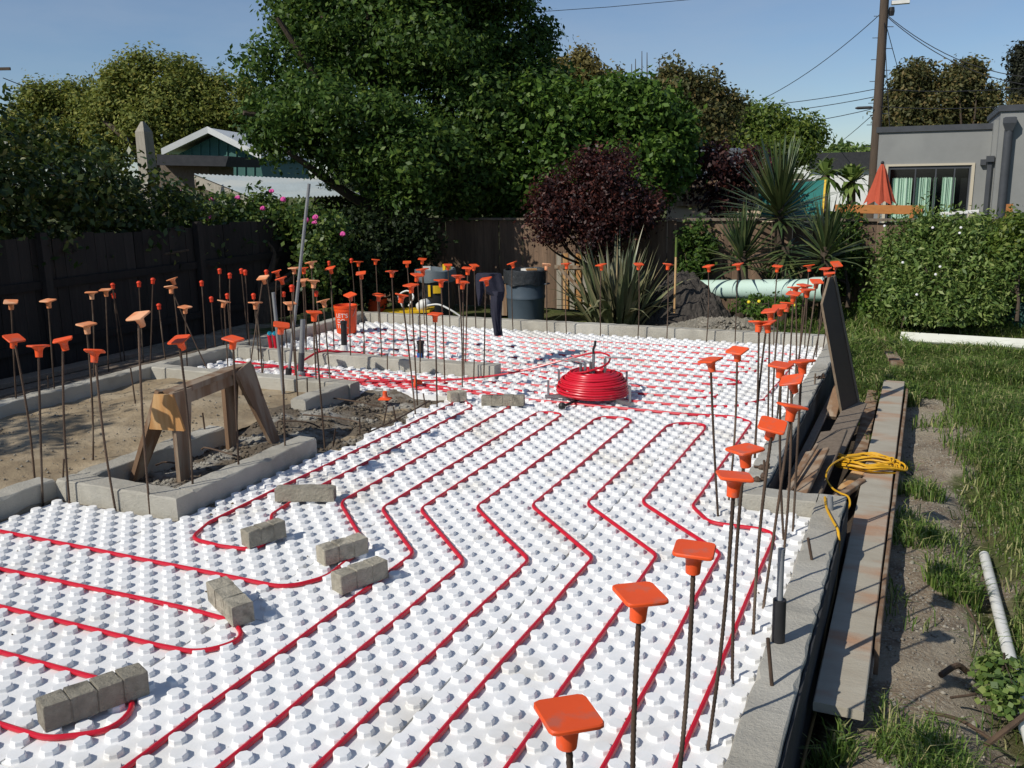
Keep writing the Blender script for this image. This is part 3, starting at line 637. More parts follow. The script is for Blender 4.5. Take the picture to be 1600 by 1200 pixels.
# round the U footing
for cx, cy, t, bx, by in ((22, 529, 's', 54, 754), (60, 541, 's', 67, 788), (98, 531, 's', 109, 786), (135, 507, 'f', 145, 724), (148, 549, 's', 181, 797), (216, 494, 'f', 235, 803), (280, 531, 's', 302, 786), (364, 530, 's', 374, 754), (440, 508, 's', 446, 723), (491, 488, 's', 507, 693)):
    rebar('UF', cx, cy, t, bx, by, .0)
CLN = {'RN': 'near right wall row', 'RF': 'far right wall row', 'BK': 'back wall row', 'MD': 'group round the mid floor wall', 'LC': 'dense group by the bucket', 'LW': 'row along the shaded left wall', 'UF': 'row round the sawhorse footing'}
TYN = {'s': 'square orange capped', 'f': 'peach capped', 'r': 'round red capped'}
for cl in CLN:
    L_ = [r for r in REB if r['cl'] == cl]
    if cl == 'RN': L_.sort(key=lambda r: r['base'].y); how = 'nearest the camera'
    elif cl == 'RF': L_.sort(key=lambda r: r['base'].y); how = 'nearest the wall jog'
    else: L_.sort(key=lambda r: r['px']); how = 'from the left'
    cnt = {}
    for r in L_:
        k = cnt.get(r['typ'], 0); cnt[r['typ']] = k+1
        num = [q for q in L_ if q['typ'] == r['typ']]
        if len(num) == 1: w_ = 'only one'
        elif how == 'from the left': w_ = ORD[k]+' from the left' if k else 'leftmost'
        else: w_ = (ORD[k]+' ' if k else '')+how
        d = r['top']-r['base']; ln = d.length
        e = empty('capped_rebar', r['base']); e.rotation_mode = 'QUATERNION'; e.rotation_quaternion = d.to_track_quat('Z', 'Y')
        tag(e, '%s rebar, %s in the %s' % (TYN[r['typ']], w_, CLN[cl]), 'rebar', 'capped rebar stakes')
        ro = obj('rod', R.choice(RODS[:4]), e, (0, 0, -.05), (0, 0, R.uniform(0, 6)), (1, 1, ln+.03))
        yaw = r['yaw'] if r['yaw'] is not None else R.uniform(-.8, .8)
        tx = r['tx'] if r['tx'] is not None else R.gauss(0, .13); ty = r['ty'] if r['ty'] is not None else R.gauss(0, .13)
        iq = e.rotation_quaternion.inverted()
        rt_ = iq @ Euler((tx, ty, yaw)).to_quaternion()
        if r['typ'] == 'r':
            c_ = obj('cap', CR, e, (0, 0, ln))
        else:
            pl, co = CS if r['typ'] == 's' else CF
            c_ = obj('cap', pl, e, (0, 0, ln)); c_.rotation_mode = 'QUATERNION'; c_.rotation_quaternion = rt_
            obj('collar', co, c_)
def stub(label, px, py, z0, h, r=.0064, m='rebar', lean=(0, 0), group='short uncapped rebar stubs', name='rebar_stub', cat='rebar'):
    b = Vp(G(px, py, z0)); o = MB().tube([b-Vector((0, 0, .04)), b+Vector((lean[0], lean[1], h))], r, 8).build(name, MT[m], smooth=True); return tag(o, label, cat, group)
for k, (px, py, z, h, lb) in enumerate(((97, 745, WT, .12, 'leaning rebar stub on the wall left of the U footing'), (320, 670, WT, .13, 'rebar stub on the left arm of the U footing'), (75, 605, WT, .11, 'rebar stub on the shaded left wall'), (213, 640, 0., .38, 'uncapped rebar standing in sandy fill left of the sawhorse'),
        (599, 655, 0., .12, 'rebar stub in the dirt below an upside down orange cap'), (620, 660, 0., .14, 'rebar stub at the dirt edge by the foam'), (665, 632, .0, .1, 'rebar stub near the small block by the dirt'), (520, 690, 0., .1, 'rebar stub in dirt right of the U footing'),
        (562, 672, 0., .1, 'rebar stub in the middle of the excavated dirt'), (480, 612, WT, .13, 'rebar stub on the short stub wall'), (740, 588, .1, .17, 'rebar stub near the end of the mid floor wall'), (605, 572, .08, .13, 'rebar stub against the mid floor wall face'), (410, 585, .05, .12, 'rebar stub by the corridor wall, leftmost of that pair'), (568, 552, WT, .11, 'rebar stub on top of the mid floor wall'),
        (1271, 874, .09, .12, 'black anchor stub on top of the near right wall'), (1208, 1070, .09, .19, 'black anchor stub below the sleeved conduit'), (1273, 600, .09, .1, 'bent anchor stub on the far right wall'), (1195, 742, .09, .1, 'anchor stub on the far right wall near the jog'))):
    stub(lb, px, py, z, h, .0075 if px > 1100 else .0064, lean=(R.uniform(-.03, .03), R.uniform(-.03, .03)))
for px, py, z, lb in ((1280, 592, .09, 'rusty wing nut clamp lying on the far right wall'), (1190, 733, .09, 'rusty form clamp on the wall edge, upper of two'), (1183, 752, .09, 'rusty form clamp on the wall edge, lower of two')):
    p = Vp(G(px, py, z)); m = MB(); m.tube([p+Vector((-.05, 0, .012)), p+Vector((.05, .02, .012))], .008, 6); m.lathe([(.02, 0), (.026, .012), (.012, .03)], 8, p); m.lathe([(.012, .0), (.018, .03), (.008, .05)], 8, p+Vector((.03, .03, .0))); tag(m.build('form_clamp', MT['rebar']), lb, 'clamp', 'form clamps')
# bent bars lying in the dirt
for k, (pts, lb) in enumerate((([(243, 727, .06), (262, 722, .07), (300, 730, .05)], 'bent rebar hook in the U footing nearest the sawhorse leg'), ([(315, 702, .05), (325, 700, .07), (375, 714, .04)], 'bent rebar hook in the U footing under the right legs'),
        ([(433, 668, .02), (437, 658, .06), (480, 660, .05), (500, 668, .02)], 'bent rebar lying in the dirt right of the sawhorse'), ([(474, 648, .05), (520, 652, .05), (560, 660, .03), (562, 672, .02)], 'bent rebar lying below the stub wall'), ([(520, 622, .05), (560, 628, .06), (600, 637, .03)], 'bent rebar lying beside the upside down cap'), ([(575, 676, .03), (620, 655, .04), (672, 626, .05)], 'straight rebar lying along the foam edge'))):
    tag(MB().tube(spline([Vp(G(*p)) for p in pts], 6), .0068, 8).build('bent_rebar', MT['rebar'], smooth=True), lb, 'rebar', 'bent rebar in the dirt')
# caps lying about
e = empty('fallen_cap', Vp(G(602, 626, .0))); e.location.z = .02; tag(e, 'square orange cap lying upside down on the dirt', 'rebar cap', 'fallen orange caps'); c_ = obj('plate', CS[0], e, (0, 0, .0), (math.pi, 0, .3)); obj('collar', CS[1], c_)
e = empty('fallen_cap', Vp(G(649, 603, .02))); e.location.z = .06; tag(e, 'square orange cap stuck sideways low on the corridor foam', 'rebar cap', 'fallen orange caps'); c_ = obj('plate', CS[0], e, (0, 0, .0), (.3, -1.4, .3)); obj('collar', CS[1], c_)

# ================================================================== SAWHORSE
A, B_, C_, D_ = [Vp(G(*p, -.01)) for p in ((287, 750), (212, 750), (362, 700), (430, 693))]
sw = empty('sawhorse', (A+B_+C_+D_)/4); tag(sw, 'wooden sawhorse with splayed plank legs standing over the concrete footing', 'sawhorse')
def loc(p): return Vp(p)-sw.location
T1 = Vp(over(268, 606, (A+B_)/2)); T2 = Vp(over(372, 582, (C_+D_)/2)); T2.z = T1.z = (T1.z+T2.z)/2
dr = (T2-T1).normalized(); sd_ = Vector((dr.y, -dr.x, 0))
T1 -= dr*.05; T2 += dr*.06
MB().bar(loc(T1), loc(T2), .10, .04).build('top_rail', MT['wood_old'], sw)
MB().bar(loc(T1)-Vector((0, 0, .065)), loc(T2)-Vector((0, 0, .065)), .035, .085).build('web_rail', MT['wood_old'], sw)
for F_, T_, s, wn in ((A, T1+dr*.07, 1, 'wood_old'), (B_, T1+dr*.07, -1, 'wood_old'), (C_, T2-dr*.09, -1, 'wood_old'), (D_, T2-dr*.09, 1, 'wood_old')):
    t0 = T_ + sd_*(s*.052) + Vector((0, 0, .015)); n_ = sd_*s
    MB().bar(loc(t0), loc(F_), .22, .03, upv=n_, wd2=.11).build('leg', MT[wn], sw)
for T_, o_, wn in ((T1, -1, 'wood_new'), (T2, 1, 'wood_old')):
    c = T_+dr*(.03*o_+ (.0)); p = [c+sd_*x+Vector((0, 0, z)) for x, z in ((-.07, .01), (.07, .01), (.135, -.235), (-.135, -.235))]
    MB().prism([loc(q) for q in p], dr*(.02*o_)).build('end_gusset', MT[wn], sw)

# ================================================================== CONDUITS AND PIPES IN THE FLOOR
def upright(name, label, cat, top, bot, bz, r, m, group=None):
    b = Vp(G(*bot, bz)); t = Vp(over(*top, b)); e = empty(name, b); tag(e, label, cat, group); MB().tube([(0, 0, -.03), t-b], r, 12).build('tube', MT[m], e, smooth=True); return e, b, t-b
e, b, d = upright('conduit', 'very tall thin grey conduit leaning right above all the rebar', 'conduit', (483, 287), (450, 588), .03, .016, 'conduit')
MB().tube([(0, 0, -.02), d*.045], .032, 12).build('coupling', MT['black'], e, smooth=True)
e, b, d = upright('conduit', 'thin grey conduit leaning left beside the tall conduit', 'conduit', (427, 457), (443, 612), .03, .017, 'conduit')
e, b, d = upright('conduit', 'thick short grey conduit with dark lower half in the corridor', 'conduit', (473, 499), (470, 588), .02, .027, 'conduit')
MB().tube([d*.02, d*.42], .031, 12).build('lower_sleeve', MT['trim'], e, smooth=True); MB().lathe([(.05, -.02), (.045, .04), (.03, .06)], 12).build('base_collar', MT['conduit'], e)
e, b, d = upright('drain_pipe', 'black taped drain pipe with pale base in front of the orange bucket', 'pipe', (537, 503), (538, 552), .02, .035, 'black')
MB().lathe([(.055, -.02), (.05, .05), (.038, .10)], 12).build('base_collar', MT['pvc'], e); MB().lathe([(.040, 0), (.040, .03)], 12, d-Vector((0, 0, .02))).build('pipe_cap', MT['black'], e)
e, b, d = upright('drain_pipe', 'black capped pipe with blue base behind the mid floor wall', 'pipe', (657, 534), (657, 564), WT-.05, .034, 'black')
MB().lathe([(.036, 0), (.036, .09)], 12).build('base_collar', MT['bluepvc'], e); MB().lathe([(.042, 0), (.042, .03)], 12, d-Vector((0, 0, .02))).build('pipe_cap', MT['black'], e)
for k, px in enumerate((420, 428)):
    e, b, d = upright('pipe_sleeve', ('left' if not k else 'right')+' of two red sleeved stub pipes with teal tape', 'pipe', (px, 521), (px+4, 544), WT, .022, 'pex', 'red sleeved stubs')
    MB().tube([d*.93, d*1.06+Vector((.02, 0, 0))], .025, 8).build('tape', MT['blue'], e)
e, b, d = upright('conduit', 'grey conduit in a black sleeve on the near right wall', 'conduit', (1221, 857), (1216, 1003), .09, .0135, 'conduit')
MB().tube([(0, 0, -.02), d*.46], .027, 14).build('black_sleeve', MT['black'], e, smooth=True)
e, b, d = upright('conduit', 'short grey conduit stub on the wall jog beside the yellow cord', 'conduit', (1297, 775), (1299, 797), .092, .016, 'conduit')
for px, py, lb in ((477, 650, 0), (418, 588, 1)):
    pass

# ================================================================== BUCKET, BINS, CLOTHES, THINGS AT THE BACK
bb = Vp(G(542, 520, .02)); bk = empty('plastic_bucket', (bb.x, bb.y, .026)); bk.rotation_euler = (0, 0, 0); tag(bk, 'orange plastic bucket with white slogan in the far left foam corner', 'bucket')
m = MB(); n = 32; prof = [(.128, .002), (.148, .36)]
m.lathe([(.001, .0), (.126, .0), (.128, .004), (.145, .29), (.150, .292), (.150, .300), (.146, .302), (.148, .33), (.154, .332), (.154, .362), (.147, .365), (.144, .36), (.124, .012), (.001, .01)], n, cap=False); m.build('bucket_shell', MT['bucket'], bk, smooth=True)
m = MB(); m.tube([(.155*math.cos(a), .155*math.sin(a)*.25-.12*math.sin(a), .33-.21*math.sin(a)) for a in np.linspace(0, math.pi, 20)], .003, 6); m.build('wire_handle', MT['steel'], bk); 
def text_on(bkt, txt, ang0, zc, size, r0, name='lettering'):
    cu = bpy.data.curves.new('t', 'FONT'); cu.body = txt; cu.size = size; cu.align_x = 'CENTER'; cu.extrude = 0; cu.resolution_u = 3
    to = bpy.data.objects.new('t', cu); COL.objects.link(to); dg = bpy.context.evaluated_depsgraph_get(); me = to.evaluated_get(dg).to_mesh()
    v = [tuple(q.co) for q in me.vertices]; f = [tuple(p.vertices) for p in me.polygons]; to.evaluated_get(dg).to_mesh_clear(); bpy.data.objects.remove(to); bpy.data.curves.remove(cu)
    m = MB(); m.v = [((r0(zc+y)+.0015)*math.cos(ang0+x/.14), (r0(zc+y)+.0015)*math.sin(ang0+x/.14), zc+y) for x, y, _ in v]; m.f = f
    return m.build(name, MT['white'], bkt)
vdir = math.atan2(-bb.y, -bb.x); rr0 = lambda z: .128+.017*(z/.29)
text_on(bk, "LET'S", vdir-.42, .215, .075, rr0); text_on(bk, "DO", vdir-.50, .145, .075, rr0); text_on(bk, "THIS.", vdir-.42, .075, .075, rr0)

def trash(label, px, py, Y, r, h, m, name='trash_can'):
    b = Vp(atY(px, py, Y)); b.z = float(ground_z(b.x, b.y)); return b
b = Vector((-5.55, 12.95, -.2)); e = empty('trash_can', b); tag(e, 'round blue-grey trash can lined with a black bag beside the spiky plant', 'trash can')
m = MB(); m.lathe([(.26, 0), (.275, .02), (.29, .36), (.302, .38), (.302, .41), (.293, .43), (.315, .74), (.32, .75), (.30, .75), (.27, .05), (.01, .05)], 32, cap=False); m.build('can_body', MT['bin'], e, smooth=True, sharp=30)
m = MB(); pts = []
for i in range(7):
    z, r_ = ((.70, .327), (.62, .332), (.60, .336), (.72, .334), (.80, .335), (.815, .315), (.62, .26))[i]
    m.v += [((r_+.006*math.sin(7*a+i)+.005*math.sin(13*a))*math.cos(a), (r_+.006*math.sin(7*a+i))*math.sin(a), z+(.018*math.sin(5*a+1)+.01*math.sin(11*a) if i < 3 else .006*math.sin(6*a))) for a in np.linspace(0, 2*math.pi, 40, endpoint=False)]
for i in range(2, 6):
    for k in range(40): m.f.append((i*40+k, i*40+(k+1) % 40, (i+1)*40+(k+1) % 40, (i+1)*40+k))
m.f.append(tuple(6*40+k for k in range(40))); m.build('bag_rim', MT['blackbag'], e, smooth=True)
MB().box((.14, -.1, .82), (.16, .10, .02), rotz(.5)).build('scrap_board', MT['wood_new'], e); MB().box((-.02, .05, .80), (.12, .08, .03), rotz(-.3)).build('scrap_paper', MT['pvc'], e)
for sx in (-1, 1):
    MB().tube(fillet([(sx*.30, -.07, .60), (sx*.37, -.06, .60), (sx*.37, .06, .60), (sx*.30, .07, .60)], .02), .012, 6).build('can_handle', MT['bin'], e)
b = Vector((-7.0, 12.75, -.2)); e = empty('trash_can', b); tag(e, 'dark bin with yellow label and grey bag rim, left of the hanging clothes', 'trash can')
MB().lathe([(.24, 0), (.28, .30), (.305, .72), (.31, .74), (.29, .74), (.25, .06), (.01, .06)], 28, cap=False).build('can_body', MT['bindark'], e, smooth=True, sharp=30)
m = MB(); m.v = []
for i, (z, r_) in enumerate(((.62, .325), (.73, .332), (.79, .33), (.80, .30), (.70, .22))): m.v += [((r_+.01*math.sin(6*a+i))*math.cos(a), (r_+.008*math.sin(9*a))*math.sin(a), z+.012*math.sin(5*a+i)) for a in np.linspace(0, 2*math.pi, 36, endpoint=False)]
for i in range(4):
    for k in range(36): m.f.append((i*36+k, i*36+(k+1) % 36, (i+1)*36+(k+1) % 36, (i+1)*36+k))
m.f.append(tuple(4*36+k for k in range(36))); m.build('bag_rim', MT['lidgrey'], e, smooth=True)
va = math.atan2(-b.y, -b.x); Q = rotz(va)
for (s0, s1, z0, z1) in ((-.13, -.09, .40, .58), (-.05, .09, .45, .57)):
    m = MB()
    for z in (z0, z1):
        for a in np.linspace(s0, s1, 5): m.v.append((.308*math.cos(va+a/.31), .308*math.sin(va+a/.31), z))
    m.f = [(k, k+1, k+6, k+5) for k in range(4)]; m.build('label_plate', MT['yellow'], e)
MB().box((-.1, -.1, .80), (.13, .10, .09), rotz(.4)).build('paper_scrap', MT['pvc'], e); MB().box((.16, .08, .82), (.10, .10, .10), rotz(.9)).build('yellow_scrap', MT['yellow'], e)
p = Vector((-7.15, 12.1, -.02)); e = empty('yellow_tool_tray', p); e.rotation_euler = (.05, -.06, .25); tag(e, 'flat yellow and black tool tray behind the back wall', 'tool tray')
MB().box((0, 0, 0), (.75, .30, .05)).build('tray', MT['black'], e); MB().box((0, 0, .04), (.78, .33, .03)).build('yellow_rim', MT['yellow'], e)
m = MB(); m.lathe([(.02, -.12), (.07, -.09), (.09, 0), (.07, .09), (.02, .12)], 14, p+Vector((.28, .0, .14)), Matrix.Rotation(1.1, 3, 'Y')); tag(m.build('white_jug', MT['pvc'], smooth=True), 'white rounded plastic jug on the yellow tool tray', 'jug')
tag(MB().tube(spline([p+Vector(q) for q in ((-.05, -.05, .1), (-.15, 0, .26), (-.02, .05, .34), (.1, .02, .26), (.05, -.05, .12))], 8), .013, 8).build('white_hose', MT['pvc'], smooth=True), 'small loop of white hose on the yellow tray', 'hose')
tag(MB().tube(spline([p+Vector(q) for q in ((.35, -.05, .14), (.55, -.02, .16), (.75, 0, .08), (.95, .05, -.05), (1.2, .1, -.16))], 8), .014, 8).build('white_hose', MT['pvc'], smooth=True), 'white hose arching down right from the yellow tray', 'hose')
b = Vector((-7.75, 12.2, -.2)); e = empty('plastic_bucket', b); tag(e, 'orange bucket mostly hidden behind the back wall', 'bucket'); MB().lathe([(.13, .0), (.155, .34), (.16, .345), (.16, .38), (.15, .38), (.13, .02), (.01, .02)], 24, cap=False).build('bucket_shell', MT['bucket'], e, smooth=True)
b = Vector((-6.25, 13.6, -.2)); tag(MB().box(b+Vector((0, 0, .3)), (.3, .3, .6)).build('clay_planter', MT['wood_old']), 'brown box behind the dark bin', 'box')

# navy clothes hung over capped rebar near the back wall
Yc = 8.55
def cl_sheet(cols, rows_px, dep, label):
    pass
def hang(parent, name, outline, dep, folds, th=.05):
    # outline: list of (y_px, x_left_px, x_right_px); folds in depth
    m = MB(); nC = 14; rowsN = []
    ol = []
    for (ya, la, ra), (yb, lb, rb) in zip(outline, outline[1:]):
        for k in range(4):
            t = k/4; ol.append((ya+(yb-ya)*t, la+(lb-la)*t, ra+(rb-ra)*t))
    ol.append(outline[-1])
    for side in (0, 1):
        for i, (y, l, r_) in enumerate(ol):
            for c in range(nC+1):
                t = c/nC; p = Vp(D(l+(r_-l)*t, y, dep)); w_ = math.sin(math.pi*t)**.5
                dd = (folds*math.sin(9*t+i*.13)+folds*.5*math.sin(21*t-i*.21))*.5
                p = p + Vector(FH)*((-1 if side == 0 else 1)*th*w_ + dd); m.v.append(tuple(p-Vector(parent.location)))
    n = len(ol); W_ = nC+1
    for side in (0, 1):
        o = side*n*W_
        for i in range(n-1):
            for c in range(nC):
                q = (o+i*W_+c, o+i*W_+c+1, o+(i+1)*W_+c+1, o+(i+1)*W_+c); m.f.append(q if side else q[::-1])
    for i in (0, n-1):
        for c in range(nC): m.f.append((i*W_+c, i*W_+c+1, n*W_+i*W_+c+1, n*W_+i*W_+c))
    return m.build(name, MT['navy'], parent, smooth=True, sharp=80)
ce = empty('hanging_clothes', Vp(D(765, 470, 9.75))); tag(ce, 'dark navy clothes draped over capped rebar in front of the trash can', 'clothing')
hang(ce, 'torso', [(427, 745, 782), (430, 743, 784), (440, 743, 787), (452, 744, 789), (462, 766, 788), (470, 768, 786)], 9.75, .03, .06)
hang(ce, 'left_leg', [(440, 743, 756), (455, 744, 756), (468, 746, 753), (477, 747, 751)], 9.70, .02, .04)
hang(ce, 'right_leg', [(455, 766, 788), (470, 766, 785), (490, 767, 784), (510, 770, 784), (524, 772, 786)], 9.72, .025, .05)

# ================================================================== RIGHT SIDE: BOARDS, CORD, PIPES
def board(name, label, cat, a, b, wd, th, m, upv=(0, 0, 1), group=None, roll=0.):
    a = Vector(a); b = Vector(b); mm = MB(); t = (b-a).normalized(); sx = t.cross(Vector(upv)).normalized(); sx = Quaternion(t, roll) @ sx; sy = sx.cross(t); n = max(2, int((b-a).length/.25)); o = 0
    for i in range(n+1):
        p = a.lerp(b, i/n)+sy*R.uniform(-.0015, .0015)
        c = .004
        for x, y in ((-wd/2, -th/2+c), (-wd/2, th/2-c), (-wd/2+c, th/2), (wd/2-c, th/2), (wd/2, th/2-c), (wd/2, -th/2+c), (wd/2-c, -th/2), (-wd/2+c, -th/2)): mm.v.append(tuple(p+sx*(x+R.uniform(-.001, .001))+sy*y))
    for i in range(n):
        for k in range(8): mm.f.append((i*8+k, i*8+(k+1) % 8, (i+1)*8+(k+1) % 8, (i+1)*8+k))
    mm.f.append(tuple(range(8))[::-1]); mm.f.append(tuple(n*8+k for k in range(8)))
    return tag(mm.build(name, MT[m]), label, cat, group)
gb = 'boards on the ground at the right'
board('form_board', 'long cement stained plank lying beside the right wall, cord coil on it', 'board', (-.185, 3.57, -.135), (-.19, 9.85, -.105), .195, .042, 'form', group=gb)
board('form_board', 'brown board on edge along the right side of the long plank', 'board', (-.068, 4.15, -.20), (-.062, 9.45, -.17), .20, .022, 'wood_old', upv=(1, 0, 0), group=gb)
board('form_board', 'second board hidden under the long stained plank', 'board', (-.17, 3.95, -.19), (-.17, 9.2, -.17), .19, .04, 'wood_grey', group=gb)
board('form_board', 'wide grey board lying below the leaning dark panel', 'board', (-.56, 7.0, -.14), (-.47, 8.75, -.08), .17, .028, 'wood_grey', group=gb, roll=.15)
board('form_board', 'short grey board tilted against the wall near the jog', 'board', (-.60, 6.05, -.10), (-.54, 7.25, .03), .20, .025, 'wood_grey', group=gb, roll=-.25)
board('form_board', 'short board end with orange stain near the wall jog', 'board', (-.66, 5.72, -.06), (-.60, 6.65, .04), .17, .025, 'wood_old', group=gb, roll=-.35)
board('form_board', 'reddish scrap lumber between plank and wall under the cord', 'board', (-.44, 6.1, -.17), (-.31, 6.75, -.11), .09, .04, 'wood_new', group=gb)
board('form_board', 'brown scrap stick crossing under the cord loop', 'board', (-.47, 5.95, -.12), (-.28, 6.5, -.10), .05, .04, 'wood_old', group=gb)
board('form_board', 'narrow lath along the foot of the far right wall', 'board', (-.74, 6.4, -.12), (-.70, 9.2, -.10), .06, .03, 'wood_grey', group=gb)
board('form_board', 'small brown block against the base of the dark panel', 'board', (-.66, 8.35, -.14), (-.62, 8.65, .08), .10, .04, 'wood_old', group=gb)
board('timber_beam', 'weathered timber end lying in the grass right of the panel', 'timber', tuple(Vp(G(1402, 572, -.12))), tuple(Vp(G(1367, 518, -.14))), .13, .09, 'wood_old')
board('form_board', 'grey board lying in the gap between wall and stained plank', 'board', (-.36, 7.3, -.22), (-.38, 9.9, -.22), .11, .025, 'wood_old', group=gb)
board('wooden_stick', 'thin brown stick leaning on the boards near the jog', 'stick', (-.72, 5.62, -.05), (-.60, 6.6, .10), .022, .022, 'wood_old')
# leaning dark form panel
a_ = rad(74); ed = Vector((math.cos(a_), math.sin(a_), 0))
p0 = Vp(G(1316, 664, -.2)); lean = Vp(over(1300, 432, p0+ed*.38))-(p0+ed*.38)
pn = empty('plywood_sheet', p0); tag(pn, 'tall dark coated plywood panel leaning on the right wall rebar', 'panel')
nn = ed.cross(lean).normalized()*.02
quad = [Vector((0, 0, 0)), ed*.40, ed*.38+lean, ed*.28+lean*1.0, ed*.02+lean*.84]
m = MB().prism(quad, nn); fo = m.build('ply_sheet', MT['ply_edge'], pn)
ctr = sum(quad, Vector())/5
for sg in (-1, 1):
    off = nn*1.06 if sg > 0 else -nn*.06
    m = MB(); qq = [ctr+(q-ctr)*.965+off for q in quad]; m.add(qq, [tuple(range(5))]); m.build('dark_face', MT['ply_face'], pn)
MB().bar(quad[1]+nn*.5-ed*.0, quad[2]+nn*.5, .045, .035, upv=nn).build('edge_batten', MT['wood_grey'], pn)

# yellow extension cord
e = empty('extension_cord', (-.19, 7.0, -.08)); tag(e, 'coiled yellow extension cord lying on the long stained plank', 'extension cord')
c0 = Vp(G(1356, 722, -.06)); m = MB()
for k in range(11):
    rx, ry = R.uniform(.15, .27), R.uniform(.08, .19); ox, oy = R.uniform(-.05, .03), R.uniform(-.05, .05); ph = R.uniform(0, 6.3); zz = .010+.003*k
    pts = [(c0.x+ox+rx*math.cos(a)-e.location.x, c0.y+oy+ry*math.sin(a)-e.location.y, c0.z-.03+zz+.016*math.sin(2*a+ph)+.006*math.sin(5*a)-e.location.z) for a in np.linspace(0, 2*math.pi, 40, endpoint=False)]
    m.tube(pts, .0065, 6, closed=True)
m.build('coil', MT['cord'], e, smooth=True)
tail = [Vp(G(x, y, z)) for x, y, z in ((1345, 712, -.02), (1318, 716, .0), (1298, 728, .0), (1291, 745, -.02), (1300, 762, -.05), (1312, 770, -.03), (1325, 776, -.03), (1328, 788, -.05), (1323, 797, -.10))]
MB().tube([p-e.location for p in spline(tail, 8)], .0065, 6).build('tail', MT['cord'], e, smooth=True)
for lx in (1405, 1412): MB().lathe([(.01, 0), (.017, .005), (.017, .05), (.01, .055)], 8, Vp(G(lx+12, 740, -.16))-e.location, Matrix.Rotation(1.3, 3, 'X')).build('plug', MT['black'], e)
t2 = [Vp(G(x, y, z)) for x, y, z in ((1289, 777, .10), (1292, 795, .105), (1302, 815, .105), (1309, 828, .10), (1311, 845, .06))]
e2 = empty('extension_cord', t2[0]); tag(e2, 'yellow cord end draped over the wall jog and down the dark side', 'extension cord')
MB().tube([p-e2.location for p in spline(t2, 8)], .0075, 8).build('clean_length', MT['cord'], e2, smooth=True)
t3 = [t2[-1]]+[Vp(G(x, y, z)) for x, y, z in ((1309, 880, -.10), (1303, 930, -.14), (1290, 985, -.16), (1283, 1040, -.2), (1276, 1100, -.2), (1262, 1160, -.2), (1250, 1210, -.2))]
MB().tube([p-e2.location for p in spline(t3, 8)], .0068, 8).build('muddy_length', MT['cord_dirty'], e2, smooth=True)

# white board over the gully, pvc pipe, teal pipe
wa = Vp(atY(1407, 526, 12.45)); wb = Vp(atY(1640, 540, 12.30)); wb2 = wa+(wb-wa)*1.15
board('white_board', 'long white painted board lying across the grassy gully', 'board', wa, wb2, .15, .035, 'cream_paint', upv=(0, -.6, .8))
pa, pb = Vp(G(1538, 868, -.34)), Vp(G(1604, 1130, -.30)); e = empty('pvc_pipe', pa); tag(e, 'white plastic pipe lying in the dirt trench at the right edge', 'pipe')
MB().tube([(0, 0, 0), pb-pa, (pb-pa)*1.4], .030, 14).build('tube', MT['pvc'], e, smooth=True)
MB().tube([(pb-pa)*.93, (pb-pa)*1.03], .036, 14).build('coupling', MT['bin'], e, smooth=True)
tp = Vp(atY(1095, 452, 13.9)); tq = Vp(atY(1293, 452, 12.95)); dd = tq-tp; e = empty('sewer_pipe', tp); tag(e, 'big mint green plastic pipe lying behind the far right corner', 'pipe')
m = MB(); ra = .14; m.tube([(0, 0, 0), dd*.83, dd*.86, dd*.90, dd], [ra, ra, ra*1.02, ra*1.18, ra*1.2], 28, caps=False); m.build('tube', MT['teal_pipe'], e, smooth=True)
m = MB(); m.tube([dd*.2, dd*.995], ra*.98, 24, caps=False); m.f = [f[::-1] for f in m.f]; m.tube([dd*.80, dd*.801], ra*.97, 24); m.build('dark_bore', MT['black'], e, smooth=True)

# soil heap, gravel heap, stake
def heap(name, label, cat, c, rx, ry, h, m, seed, n=44, rg=.16):
    v = []; f = []; rr = R
    for i in range(n+1):
        for j in range(n+1):
            x = (i/n*2-1); y = (j/n*2-1); d = math.sqrt(x*x+y*y); b = max(0, 1-d*d)**1.1
            z = h*b*(1+rg*1.6*float(nz2(np.array(x*3), np.array(y*3), 1.3, seed))) + (rg*h*.7*float(nz2(np.array(x*9), np.array(y*9), 1.9, seed+1)) + rg*h*.35*rr.uniform(-1, 1))*min(1, b*4)
            v.append((c[0]+x*rx, c[1]+y*ry, c[2]-.05+z))
    for i in range(n):
        for j in range(n): k = i*(n+1)+j; f.append((k, k+n+1, k+n+2, k+1))
    mm = MB(); mm.v = v; mm.f = f; return tag(mm.build(name, MT[m]), label, cat)
heap('soil_heap', 'heap of black soil beside the wooden stake', 'soil heap', (-3.22, 13.3, -.2), .85, .62, .78, 'soil', 1., 60, .09)
heap('gravel_heap', 'low heap of grey gravel in front of the mint pipe', 'gravel heap', (-2.42, 12.35, -.22), 1.15, .6, .34, 'gravel', 4.)
sb = Vp(atY(1054, 478, 12.75)); st = Vp(over(1057, 371, sb)); e = empty('wooden_stake', sb); tag(e, 'pale wooden tool handle stuck upright in the soil heap', 'handle'); MB().tube([(0, 0, -.1), st-sb], .016, 8).build('shaft', MT['wood_new'], e, smooth=True); MB().tube([(st-sb)*.72, (st-sb)*1.003], .0175, 8).build('painted_tip', LM['bush'], e, smooth=True)

# compost dome
cb_ = Vp(D(1618, 470, 11.4)); e = empty('compost_bin', (cb_.x+.1, cb_.y+.9, -.17)); tag(e, 'dark green dome shaped compost bin at the right picture edge', 'compost bin')
MB().lathe([(.42, 0), (.42, .25), (.40, .36), (.34, .48), (.22, .57), (.20, .58)], 32).build('dome', MT['compost'], e, smooth=True); MB().lathe([(.21, .57), (.21, .61), (.12, .64)], 24).build('lid', MT['compost'], e, smooth=True)

